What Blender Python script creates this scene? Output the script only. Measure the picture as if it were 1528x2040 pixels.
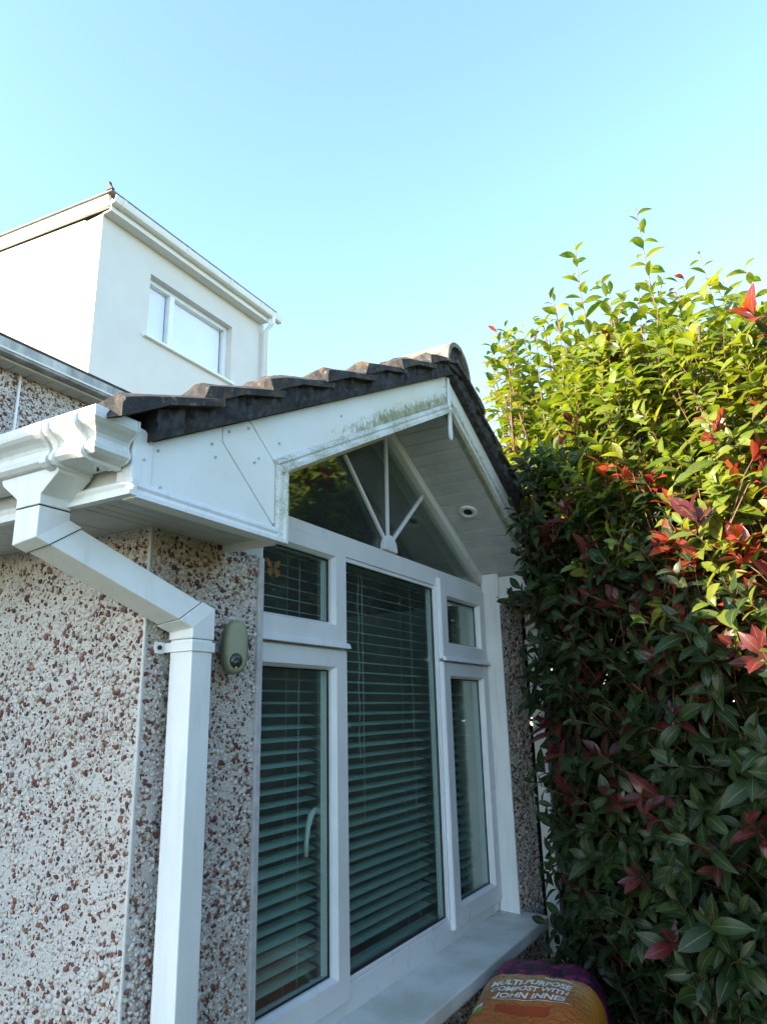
import bpy, math, random
import numpy as np
from mathutils import Vector, Matrix

R = math.radians
random.seed(7)
rng = np.random.default_rng(11)
sc = bpy.context.scene
for o in list(bpy.data.objects):
    bpy.data.objects.remove(o)

# ---------------------------------------------------------------- camera, sky, sun, exposure
EYE = 1.6                                   # eye height; shapes below are written relative to it
cam_d = bpy.data.cameras.new('camera')
cam = bpy.data.objects.new('camera', cam_d)
sc.collection.objects.link(cam)
sc.camera = cam
cam_d.sensor_fit = 'VERTICAL'
cam_d.sensor_height = 36.0
cam_d.lens = 36.0 * 1427.54 / 2040.0
cam_d.clip_start, cam_d.clip_end = 0.02, 400
r_ = Vector((0.48866956, -0.87213303, -0.02420845))
u_ = Vector((-0.22383215, -0.15213844, 0.96268015))
f_ = Vector((0.84326819, 0.46501385, 0.26955683))
m = Matrix((r_, u_, -f_)).transposed().to_4x4()
m.translation = (0, 0, EYE)
cam.matrix_world = m

SUN = Vector((-1.46, 1.0, 0.67)).normalized()
elev = math.asin(SUN.z)
world = bpy.data.worlds.new('World')
sc.world = world
world.use_nodes = True
wn = world.node_tree
sky = wn.nodes.new('ShaderNodeTexSky')
sky.sky_type = 'NISHITA'
sky.sun_disc = False
sky.sun_elevation = elev
sky.sun_rotation = math.atan2(SUN.x, SUN.y)
sky.altitude = 50
sky.air_density = 1.0
sky.dust_density = 0.6
sky.ozone_density = 0.7
hue = wn.nodes.new('ShaderNodeMix')          # white balance of the whole sky
hue.data_type = 'RGBA'
hue.blend_type = 'MULTIPLY'
hue.inputs[0].default_value = 1.0
hue.inputs[7].default_value = (0.95, 1.07, 1.12, 1)
wn.links.new(sky.outputs[0], hue.inputs[6])
wn.links.new(hue.outputs[2], wn.nodes['Background'].inputs[0])
wn.nodes['Background'].inputs[1].default_value = 0.15
sun_d = bpy.data.lights.new('sun', 'SUN')
sun_d.energy = 5.0
sun_d.angle = R(0.5)
sun_d.color = (1.0, 0.86, 0.66)
sun = bpy.data.objects.new('sun', sun_d)
sc.collection.objects.link(sun)
sun.rotation_euler = SUN.to_track_quat('Z', 'Y').to_euler()
sun.location = (-8, 6, 8)
vs = sc.view_settings
vs.view_transform = 'Standard'
vs.look = 'None'
vs.gamma = 1.0
vs.use_curve_mapping = False
vs.exposure = 2.12
sc.cycles.use_denoising = True
sc.cycles.max_bounces = 10
sc.cycles.transparent_max_bounces = 24
sc.cycles.sample_clamp_indirect = 6.0

# ---------------------------------------------------------------- materials
def nodes_of(name):
    mt = bpy.data.materials.new(name)
    mt.use_nodes = True
    nt = mt.node_tree
    return mt, nt, nt.nodes['Principled BSDF']

def N(nt, kind, **kw):
    n = nt.nodes.new(kind)
    for k, v in kw.items():
        if k in ('op',):
            n.operation = v
        else:
            setattr(n, k, v)
    return n

def inp(nt, n, i, v):
    if hasattr(v, 'links') or isinstance(v, bpy.types.NodeSocket):
        nt.links.new(v, n.inputs[i])
    else:
        n.inputs[i].default_value = v

def math_n(nt, op, a, b=0.0, c=None, clamp=False):
    n = nt.nodes.new('ShaderNodeMath')
    n.operation = op
    n.use_clamp = clamp
    inp(nt, n, 0, a)
    inp(nt, n, 1, b)
    if c is not None:
        inp(nt, n, 2, c)
    return n.outputs[0]

def mix_c(nt, fac, a, b, mode='MIX'):
    n = nt.nodes.new('ShaderNodeMix')
    n.data_type = 'RGBA'
    n.blend_type = mode
    inp(nt, n, 0, fac)
    for i, v in ((6, a), (7, b)):
        if isinstance(v, bpy.types.NodeSocket):
            nt.links.new(v, n.inputs[i])
        else:
            n.inputs[i].default_value = (*v, 1) if len(v) == 3 else v
    return n.outputs[2]

def ramp(nt, fac, stops, interp='LINEAR'):
    n = nt.nodes.new('ShaderNodeValToRGB')
    n.color_ramp.interpolation = interp
    el = n.color_ramp.elements
    while len(el) < len(stops):
        el.new(0.5)
    for e, (p, c) in zip(el, stops):
        e.position = p
        e.color = (*c, 1) if len(c) == 3 else c
    inp(nt, n, 0, fac)
    return n.outputs[0]

def noise(nt, vec, scale, detail=4, rough=0.55, dim='3D'):
    n = nt.nodes.new('ShaderNodeTexNoise')
    n.inputs['Scale'].default_value = scale
    n.inputs['Detail'].default_value = detail
    n.inputs['Roughness'].default_value = rough
    if vec is not None:
        nt.links.new(vec, n.inputs['Vector'])
    return n.outputs['Fac']

def geo_pos(nt):
    return nt.nodes.new('ShaderNodeNewGeometry').outputs['Position']

def mapping(nt, vec, scale=(1, 1, 1), loc=(0, 0, 0), rot=(0, 0, 0)):
    n = nt.nodes.new('ShaderNodeMapping')
    n.inputs['Scale'].default_value = scale
    n.inputs['Location'].default_value = loc
    n.inputs['Rotation'].default_value = rot
    nt.links.new(vec, n.inputs['Vector'])
    return n.outputs[0]

def bump(nt, b, height, strength=0.3, dist=0.01):
    n = nt.nodes.new('ShaderNodeBump')
    n.inputs['Strength'].default_value = strength
    n.inputs['Distance'].default_value = dist
    nt.links.new(height, n.inputs['Height'])
    nt.links.new(n.outputs[0], b.inputs['Normal'])

def setc(nt, b, v):
    if isinstance(v, bpy.types.NodeSocket):
        nt.links.new(v, b.inputs['Base Color'])
    else:
        b.inputs['Base Color'].default_value = (*v, 1)

def plain(name, col, rough=0.5, var=0.12, scale=9.0, bstr=0.0, bscale=120.0, spec=0.5, metal=0.0, stretch=(1, 1, 1)):
    mt, nt, b = nodes_of(name)
    p = mapping(nt, geo_pos(nt), stretch)
    n1 = noise(nt, p, scale, 5, 0.6)
    dark = tuple(c * (1 - var * 2) for c in col)
    lite = tuple(min(1, c * (1 + var)) for c in col)
    setc(nt, b, ramp(nt, n1, [(0.3, dark), (0.7, lite)]))
    b.inputs['Roughness'].default_value = rough
    b.inputs['Specular IOR Level'].default_value = spec
    b.inputs['Metallic'].default_value = metal
    if bstr:
        bump(nt, b, noise(nt, geo_pos(nt), bscale, 3), bstr, 0.004)
    return mt

def upvc(name, col=(0.80, 0.81, 0.82), rough=0.32, specks=0.5, grime=0.25):
    mt, nt, b = nodes_of(name)
    p = geo_pos(nt)
    c = ramp(nt, noise(nt, p, 5.0, 6, 0.65), [(0.3, tuple(x * 0.9 for x in col)), (0.65, col)])
    # rain grime running down
    st = noise(nt, mapping(nt, p, (38, 38, 3.5)), 1.0, 5, 0.65)
    c = mix_c(nt, math_n(nt, 'MULTIPLY', ramp(nt, st, [(0.5, (0, 0, 0)), (0.78, (1, 1, 1))]), grime), c, (0.42, 0.42, 0.38))
    sp = noise(nt, p, 210, 2, 0.5)
    sm = ramp(nt, sp, [(0.68, (0, 0, 0)), (0.72, (1, 1, 1))])
    pm = ramp(nt, noise(nt, p, 9, 3), [(0.45, (0, 0, 0)), (0.65, (1, 1, 1))])
    c = mix_c(nt, math_n(nt, 'MULTIPLY', math_n(nt, 'MULTIPLY', sm, pm), specks), c, (0.16, 0.16, 0.15))
    setc(nt, b, c)
    inp(nt, b, 'Roughness', ramp(nt, noise(nt, p, 14, 4), [(0.3, (rough,) * 3), (0.75, (rough + 0.2,) * 3)]))
    bump(nt, b, noise(nt, p, 30, 3), 0.03, 0.004)
    return mt

M = {}
M['upvc'] = upvc('white_upvc', (0.80, 0.80, 0.81), grime=0.35)
M['frame'] = upvc('white_window_upvc', (0.79, 0.79, 0.82), 0.25, 0.12, 0.05)
M['gutter'] = upvc('white_gutter_plastic', (0.72, 0.73, 0.73), 0.28, 1.0, 0.4)
M['pipe'] = upvc('white_downpipe_plastic', (0.82, 0.82, 0.83), 0.35, 0.4, 0.3)
M['oldgutter'] = plain('weathered_grey_gutter', (0.40, 0.40, 0.38), 0.6, 0.28, 14, 0.2, 60, stretch=(1, 1, 0.4))
M['cream_fascia'] = plain('cream_fascia', (0.66, 0.60, 0.51), 0.5, 0.05, 4)
M['fascia_cream2'] = plain('off_white_fascia', (0.74, 0.70, 0.64), 0.5, 0.04, 4)
M['seal'] = plain('black_rubber_seal', (0.015, 0.015, 0.016), 0.5, 0.1)
M['dark'] = plain('dark_gap', (0.02, 0.02, 0.02), 0.8, 0.1)
M['screw'] = plain('grey_screw_cap', (0.46, 0.46, 0.46), 0.4, 0.2, 60)

def fascia_mat():
    """White fascia board with green algae streaks growing along its lower moulding."""
    mt, nt, b = nodes_of('algae_stained_fascia')
    p = geo_pos(nt)
    sx = nt.nodes.new('ShaderNodeSeparateXYZ')
    nt.links.new(p, sx.inputs[0])
    col = (0.80, 0.80, 0.79)
    c = ramp(nt, noise(nt, p, 4.0, 6, 0.6), [(0.3, (0.72, 0.72, 0.70)), (0.6, col)])
    warm = ramp(nt, noise(nt, mapping(nt, p, (1.5, 1, 3)), 2.5, 4), [(0.48, (0, 0, 0)), (0.72, (1, 1, 1))])
    c = mix_c(nt, math_n(nt, 'MULTIPLY', warm, 0.35), c, (0.70, 0.62, 0.46))
    # height above the lower edge of the rake
    ax = math_n(nt, 'ABSOLUTE', math_n(nt, 'SUBTRACT', sx.outputs[0], 2.30))
    low = math_n(nt, 'SUBTRACT', EYE + 1.076, math_n(nt, 'MULTIPLY', ax, 0.517))
    h = math_n(nt, 'SUBTRACT', sx.outputs[2], low)
    env = ramp(nt, h, [(0.0, (1, 1, 1)), (0.06, (0.85, 0.85, 0.85)), (0.11, (0.35, 0.35, 0.35)), (0.14, (0, 0, 0))])
    xr = ramp(nt, math_n(nt, 'MULTIPLY', sx.outputs[0], 0.25), [(0.33, (0, 0, 0)), (0.375, (0.6, 0.6, 0.6)), (0.45, (1, 1, 1)), (0.80, (1, 1, 1))])
    e2 = math_n(nt, 'MULTIPLY', env, xr)
    st = math_n(nt, 'ADD', math_n(nt, 'MULTIPLY', noise(nt, mapping(nt, p, (120, 120, 34)), 1.0, 6, 0.78), 0.5), math_n(nt, 'MULTIPLY', noise(nt, mapping(nt, p, loc=(2, 7, 1)), 55, 6, 0.75), 0.5))
    thr = math_n(nt, 'SUBTRACT', 0.75, math_n(nt, 'MULTIPLY', math_n(nt, 'ADD', e2, math_n(nt, 'MULTIPLY', math_n(nt, 'MULTIPLY', noise(nt, p, 7, 3), e2), 0.6)), 0.335))
    a = math_n(nt, 'MULTIPLY', math_n(nt, 'SUBTRACT', st, thr), 9.0, clamp=True)
    a = math_n(nt, 'MULTIPLY', a, math_n(nt, 'GREATER_THAN', e2, 0.02))
    alg = ramp(nt, noise(nt, p, 25, 3), [(0.35, (0.13, 0.15, 0.075)), (0.65, (0.30, 0.31, 0.18))])
    c = mix_c(nt, math_n(nt, 'MULTIPLY', a, 0.9), c, alg)
    sp = noise(nt, p, 260, 2, 0.5)
    sm = ramp(nt, sp, [(0.70, (0, 0, 0)), (0.73, (1, 1, 1))])
    c = mix_c(nt, math_n(nt, 'MULTIPLY', sm, 0.4), c, (0.2, 0.2, 0.18))
    setc(nt, b, c)
    b.inputs['Roughness'].default_value = 0.38
    bump(nt, b, noise(nt, p, 18, 3), 0.04, 0.005)
    return mt
M['fascia'] = fascia_mat()

def mould_mat():
    mt, nt, b = nodes_of('mossy_moulding')
    p = geo_pos(nt)
    c = ramp(nt, noise(nt, p, 230, 4, 0.75), [(0.38, (0.19, 0.19, 0.11)), (0.5, (0.46, 0.46, 0.37)), (0.6, (0.72, 0.72, 0.69))])
    cl = ramp(nt, noise(nt, mapping(nt, p, loc=(1, 5, 2)), 9, 3), [(0.42, (0, 0, 0)), (0.58, (1, 1, 1))])
    c = mix_c(nt, math_n(nt, 'MULTIPLY', cl, 0.75), c, (0.74, 0.74, 0.73))
    setc(nt, b, c)
    b.inputs['Roughness'].default_value = 0.6
    bump(nt, b, noise(nt, p, 140, 3), 0.3, 0.003)
    return mt
M['mossmould'] = mould_mat()

def render_mat(name, col, s=260):
    mt, nt, b = nodes_of(name)
    p = geo_pos(nt)
    c = ramp(nt, noise(nt, p, 3, 5), [(0.3, tuple(x * 0.93 for x in col)), (0.7, col)])
    setc(nt, b, c)
    b.inputs['Roughness'].default_value = 0.9
    bump(nt, b, noise(nt, p, s, 3), 0.35, 0.004)
    return mt
M['mortar'] = render_mat('white_dash_base', (0.55, 0.505, 0.475), 160)
M['bead'] = plain('white_corner_bead', (0.60, 0.58, 0.56), 0.6, 0.06, 30, 0.2)
M['plaster'] = plain('grey_plaster_edge', (0.50, 0.48, 0.49), 0.8, 0.12, 40, 0.2)
M['cream'] = render_mat('cream_render', (0.64, 0.60, 0.56), 90)
M['inner'] = plain('room_plaster', (0.30, 0.31, 0.30), 0.9, 0.05)
M['roomfloor'] = plain('room_floor_boards', (0.10, 0.07, 0.05), 0.6, 0.2)

def pebble_mat(name='dash_pebbles', wall=False):
    mt, nt, b = nodes_of(name)
    g = nt.nodes.new('ShaderNodeNewGeometry')
    if wall:
        v = nt.nodes.new('ShaderNodeTexVoronoi')
        v.inputs['Scale'].default_value = 95
        nt.links.new(g.outputs['Position'], v.inputs['Vector'])
        s = nt.nodes.new('ShaderNodeSeparateColor')
        nt.links.new(v.outputs['Color'], s.inputs[0])
        rnd = s.outputs[0]
    else:
        rnd = g.outputs['Random Per Island']
    stops = [(0.0, (0.12, 0.04, 0.033)), (0.10, (0.21, 0.085, 0.062)), (0.18, (0.075, 0.05, 0.05)), (0.21, (0.28, 0.15, 0.09)),
             (0.24, (0.18, 0.10, 0.08)), (0.285, (0.38, 0.31, 0.24)), (0.32, (0.55, 0.50, 0.46)), (0.42, (0.61, 0.56, 0.525)),
             (0.68, (0.48, 0.435, 0.41)), (0.78, (0.585, 0.535, 0.51))]
    c = ramp(nt, rnd, stops, 'CONSTANT')
    # yellow brown damp bloom of the dash, own shape
    p = g.outputs['Position']
    st = ramp(nt, noise(nt, p, 2.2, 5, 0.6), [(0.52, (0, 0, 0)), (0.72, (1, 1, 1))])
    c = mix_c(nt, math_n(nt, 'MULTIPLY', st, 0.55), c, (0.62, 0.50, 0.38), 'MULTIPLY')
    rn = ramp(nt, noise(nt, mapping(nt, p, (9, 9, 1.1)), 1.0, 5, 0.65), [(0.52, (0, 0, 0)), (0.74, (1, 1, 1))])
    c = mix_c(nt, math_n(nt, 'MULTIPLY', rn, 0.5), c, (0.60, 0.58, 0.55), 'MULTIPLY')
    # rusty damp patch under the boxed eaves beside the window
    dv = nt.nodes.new('ShaderNodeVectorMath'); dv.operation = 'DISTANCE'
    nt.links.new(mapping(nt, p, (1, 1, 1.2)), dv.inputs[0]); dv.inputs[1].default_value = (1.16, 1.15, (EYE + 0.34) * 1.2)
    dn = math_n(nt, 'ADD', dv.outputs['Value'], math_n(nt, 'MULTIPLY', noise(nt, p, 14, 4), 0.14))
    rm_ = ramp(nt, dn, [(0.08, (1, 1, 1)), (0.22, (0, 0, 0))])
    c = mix_c(nt, math_n(nt, 'MULTIPLY', rm_, 0.8), c, (0.62, 0.43, 0.24), 'MULTIPLY')
    setc(nt, b, c)
    b.inputs['Roughness'].default_value = 0.7
    bump(nt, b, noise(nt, p, 400, 2), 0.15, 0.002)
    return mt
M['pebble'] = pebble_mat()
M['pebblewall'] = pebble_mat('far_pebbledash', True)

def stain_wall():
    return M['mortar']

def tile_mat():
    mt, nt, b = nodes_of('old_concrete_roof_tile')
    p = geo_pos(nt)
    c = ramp(nt, noise(nt, p, 16, 6, 0.65), [(0.32, (0.022, 0.020, 0.022)), (0.5, (0.050, 0.044, 0.042)), (0.70, (0.12, 0.10, 0.085))])
    l = ramp(nt, noise(nt, p, 60, 3), [(0.62, (0, 0, 0)), (0.68, (1, 1, 1))])
    c = mix_c(nt, math_n(nt, 'MULTIPLY', l, 0.45), c, (0.33, 0.30, 0.25))
    ms = ramp(nt, noise(nt, mapping(nt, p, loc=(3, 1, 2)), 11, 4), [(0.58, (0, 0, 0)), (0.66, (1, 1, 1))])
    c = mix_c(nt, math_n(nt, 'MULTIPLY', ms, 0.6), c, (0.20, 0.12, 0.055))
    setc(nt, b, c)
    b.inputs['Roughness'].default_value = 0.85
    bump(nt, b, noise(nt, p, 90, 6, 0.75), 1.0, 0.012)
    return mt
M['tile'] = tile_mat()
def ridge_mat():
    mt, nt, b = nodes_of('lichened_ridge_tile')
    p = geo_pos(nt)
    c = ramp(nt, noise(nt, p, 22, 6, 0.65), [(0.3, (0.06, 0.05, 0.045)), (0.5, (0.20, 0.165, 0.13)), (0.7, (0.40, 0.34, 0.26))])
    setc(nt, b, c)
    b.inputs['Roughness'].default_value = 0.85
    bump(nt, b, noise(nt, p, 120, 5, 0.7), 0.6, 0.006)
    return mt
M['ridge'] = ridge_mat()
M['vmortar'] = plain('black_verge_mortar', (0.045, 0.042, 0.045), 0.9, 0.4, 45, 1.0, 70)
M['slate'] = plain('grey_roof_covering', (0.12, 0.115, 0.12), 0.8, 0.2, 8, 0.4, 60)
def sill_mat():
    mt, nt, b = nodes_of('stained_painted_sill')
    p = geo_pos(nt)
    c = ramp(nt, noise(nt, p, 6, 4), [(0.35, (0.55, 0.54, 0.48)), (0.6, (0.72, 0.71, 0.68))])
    sx = nt.nodes.new('ShaderNodeSeparateXYZ'); nt.links.new(p, sx.inputs[0])
    bk = math_n(nt, 'ADD', math_n(nt, 'MULTIPLY', math_n(nt, 'SUBTRACT', sx.outputs[1], 1.215), 9.0), math_n(nt, 'MULTIPLY', math_n(nt, 'SUBTRACT', sx.outputs[0], 3.1), 1.2))
    g_ = math_n(nt, 'ADD', noise(nt, p, 34, 5, 0.7), math_n(nt, 'MULTIPLY', bk, 0.7))
    c = mix_c(nt, math_n(nt, 'MULTIPLY', ramp(nt, g_, [(0.56, (0, 0, 0)), (0.78, (1, 1, 1))]), 0.7), c, (0.13, 0.125, 0.10))
    c = mix_c(nt, math_n(nt, 'MULTIPLY', ramp(nt, noise(nt, p, 170, 3), [(0.63, (0, 0, 0)), (0.70, (1, 1, 1))]), 0.5), c, (0.16, 0.15, 0.13))
    setc(nt, b, c)
    b.inputs['Roughness'].default_value = 0.7
    bump(nt, b, noise(nt, p, 180, 4), 0.4, 0.003)
    return mt
M['sill'] = sill_mat()
M['lead'] = plain('lead_flashing', (0.03, 0.03, 0.04), 0.7, 0.2)

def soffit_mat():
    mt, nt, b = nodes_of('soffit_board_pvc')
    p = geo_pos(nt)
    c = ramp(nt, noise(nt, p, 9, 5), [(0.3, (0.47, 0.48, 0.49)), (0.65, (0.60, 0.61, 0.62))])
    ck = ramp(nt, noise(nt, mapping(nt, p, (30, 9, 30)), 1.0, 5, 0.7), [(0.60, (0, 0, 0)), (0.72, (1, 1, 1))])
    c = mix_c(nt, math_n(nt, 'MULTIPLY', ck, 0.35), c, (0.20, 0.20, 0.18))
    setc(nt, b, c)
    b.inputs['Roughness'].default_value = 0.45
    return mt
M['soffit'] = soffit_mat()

def glass_mat(name, tint=(0.86, 0.94, 0.91), gain=1.0, rough=0.0, dust=0.03):
    mt = bpy.data.materials.new(name)
    mt.use_nodes = True
    nt = mt.node_tree
    nt.nodes.clear()
    out = nt.nodes.new('ShaderNodeOutputMaterial')
    tr = nt.nodes.new('ShaderNodeBsdfTransparent')
    tr.inputs[0].default_value = (*tint, 1)
    gl = nt.nodes.new('ShaderNodeBsdfGlossy')
    gl.inputs['Roughness'].default_value = rough
    gl.inputs['Color'].default_value = (0.95, 1, 0.98, 1)
    fr = nt.nodes.new('ShaderNodeFresnel')
    gm = nt.nodes.new('ShaderNodeNewGeometry')
    inp(nt, fr, 'IOR', math_n(nt, 'ADD', 1.5, math_n(nt, 'MULTIPLY', gm.outputs['Backfacing'], 1 / 1.5 - 1.5)))
    p = gm.outputs['Position']
    bp = nt.nodes.new('ShaderNodeBump')
    bp.inputs['Strength'].default_value = 0.03
    bp.inputs['Distance'].default_value = 0.02
    nt.links.new(noise(nt, p, 3.0, 2), bp.inputs['Height'])
    nt.links.new(bp.outputs[0], gl.inputs['Normal'])
    mx = nt.nodes.new('ShaderNodeMixShader')
    inp(nt, mx, 0, math_n(nt, 'MULTIPLY', fr.outputs[0], gain, clamp=True))
    nt.links.new(tr.outputs[0], mx.inputs[1])
    nt.links.new(gl.outputs[0], mx.inputs[2])
    df = nt.nodes.new('ShaderNodeBsdfDiffuse')
    df.inputs[0].default_value = (0.6, 0.62, 0.6, 1)
    sp = ramp(nt, noise(nt, p, 190, 2), [(0.70, (0, 0, 0)), (0.74, (1, 1, 1))])
    dm = math_n(nt, 'ADD', math_n(nt, 'MULTIPLY', sp, 0.12), math_n(nt, 'MULTIPLY', noise(nt, p, 4, 5), dust))
    m2 = nt.nodes.new('ShaderNodeMixShader')
    inp(nt, m2, 0, dm)
    nt.links.new(mx.outputs[0], m2.inputs[1])
    nt.links.new(df.outputs[0], m2.inputs[2])
    nt.links.new(m2.outputs[0], out.inputs[0])
    return mt
M['glass'] = glass_mat('green_tinted_glass', gain=1.25, dust=0.045)
M['farglass'] = glass_mat('upper_window_glass', (0.97, 0.97, 0.98), 0.8)
M['slat'] = plain('pale_green_blind_slat', (0.42, 0.57, 0.53), 0.45, 0.03, 3)
M['cord'] = plain('white_blind_cord', (0.6, 0.62, 0.6), 0.7, 0.05)
M['netblind'] = plain('white_roller_blind', (0.88, 0.88, 0.88), 0.8, 0.03, 2)
M['sage'] = plain('sage_green_silicone', (0.22, 0.24, 0.155), 0.55, 0.10, 14, 0.05)
M['black'] = plain('black_gloss_plastic', (0.012, 0.012, 0.014), 0.12, 0.1)
M['lens'] = plain('camera_lens_glass', (0.02, 0.02, 0.025), 0.03, 0.05)
M['silver'] = plain('pale_lens_ring', (0.5, 0.5, 0.5), 0.3, 0.05)
M['butterfly'] = plain('orange_butterfly_wing', (0.62, 0.16, 0.03), 0.5, 0.25, 60)
M['ground'] = plain('grass_and_soil_yard', (0.045, 0.06, 0.025), 0.9, 0.2, 2.2, 0.3, 60)
M['wood'] = plain('weathered_table_wood', (0.16, 0.12, 0.085), 0.8, 0.25, 6, 0.4, 70, stretch=(1, 12, 12))
M['bark'] = plain('shrub_bark', (0.12, 0.085, 0.06), 0.9, 0.3, 40, 0.5, 90)
M['stem'] = plain('young_red_brown_stem', (0.15, 0.075, 0.045), 0.6, 0.2, 40)

def leaf_mat(name, cols, trans, gloss=0.3, spec=0.5, tf=0.35):
    mt, nt, b = nodes_of(name)
    g = nt.nodes.new('ShaderNodeNewGeometry')
    oi = nt.nodes.new('ShaderNodeObjectInfo')
    rnd = math_n(nt, 'FRACT', math_n(nt, 'ADD', g.outputs['Random Per Island'], oi.outputs['Random']))
    n = len(cols)
    c = ramp(nt, rnd, [(i / (n - 1), cc) for i, cc in enumerate(cols)])
    # blotchy leaf surface
    v = noise(nt, g.outputs['Position'], 45, 3)
    c = mix_c(nt, math_n(nt, 'MULTIPLY', ramp(nt, v, [(0.5, (0, 0, 0)), (0.72, (1, 1, 1))]), 0.35), c, tuple(x * 0.5 for x in cols[0]))
    # pale midrib and a few browned blotches
    uvn = nt.nodes.new('ShaderNodeUVMap'); uvn.uv_map = 'UVMap'
    su = nt.nodes.new('ShaderNodeSeparateXYZ'); nt.links.new(uvn.outputs[0], su.inputs[0])
    rib = math_n(nt, 'LESS_THAN', math_n(nt, 'ABSOLUTE', math_n(nt, 'SUBTRACT', su.outputs[0], 0.5)), 0.035)
    c = mix_c(nt, math_n(nt, 'MULTIPLY', rib, 0.30), c, (0.26, 0.26, 0.10))
    dmg = math_n(nt, 'MULTIPLY', math_n(nt, 'GREATER_THAN', math_n(nt, 'FRACT', math_n(nt, 'MULTIPLY', rnd, 7.31)), 0.80), ramp(nt, noise(nt, g.outputs['Position'], 70, 3), [(0.55, (0, 0, 0)), (0.62, (1, 1, 1))]))
    c = mix_c(nt, math_n(nt, 'MULTIPLY', dmg, 0.8), c, (0.12, 0.065, 0.03))
    setc(nt, b, c)
    b.inputs['Roughness'].default_value = gloss
    b.inputs['Specular IOR Level'].default_value = spec
    tr = nt.nodes.new('ShaderNodeBsdfTranslucent')
    tc = mix_c(nt, 1.0, c, (*trans, 1), 'MULTIPLY')
    n2 = nt.nodes.new('ShaderNodeMix')
    nt.links.new(tc, tr.inputs[0])
    mx = nt.nodes.new('ShaderNodeMixShader')
    mx.inputs[0].default_value = tf
    nt.links.new(b.outputs[0], mx.inputs[1])
    nt.links.new(tr.outputs[0], mx.inputs[2])
    nt.links.new(mx.outputs[0], nt.nodes['Material Output'].inputs[0])
    bump(nt, b, noise(nt, g.outputs['Position'], 120, 2), 0.12, 0.002)
    return mt
M['leaf_g'] = leaf_mat('glossy_dark_green_leaf', [(0.015, 0.029, 0.012), (0.025, 0.048, 0.014), (0.020, 0.036, 0.019), (0.036, 0.060, 0.017)], (2.2, 2.4, 0.8), 0.40, 0.25, 0.27)
M['leaf_y'] = leaf_mat('young_sunlit_yellow_green_leaf', [(0.11, 0.165, 0.02), (0.19, 0.23, 0.028), (0.07, 0.12, 0.02), (0.25, 0.26, 0.04)], (1.9, 1.85, 0.55), 0.34, 0.5, 0.42)  # young growth; sun on the crown is also painted into this brighter green
M['leaf_m'] = leaf_mat('maroon_leaf', [(0.085, 0.016, 0.02), (0.13, 0.022, 0.024), (0.06, 0.02, 0.018), (0.15, 0.03, 0.032)], (1.8, 1.2, 0.9), 0.32, 0.42)  # maroon leaf; shade on the red growth is painted in as well
M['leaf_r'] = leaf_mat('red_new_leaf', [(0.22, 0.022, 0.018), (0.30, 0.045, 0.022), (0.17, 0.02, 0.024), (0.36, 0.085, 0.03)], (1.9, 1.3, 0.9), 0.28, 0.5)

# ---------------------------------------------------------------- mesh helpers (shapes relative to eye height)
col = sc.collection
ROOT = {}

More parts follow.
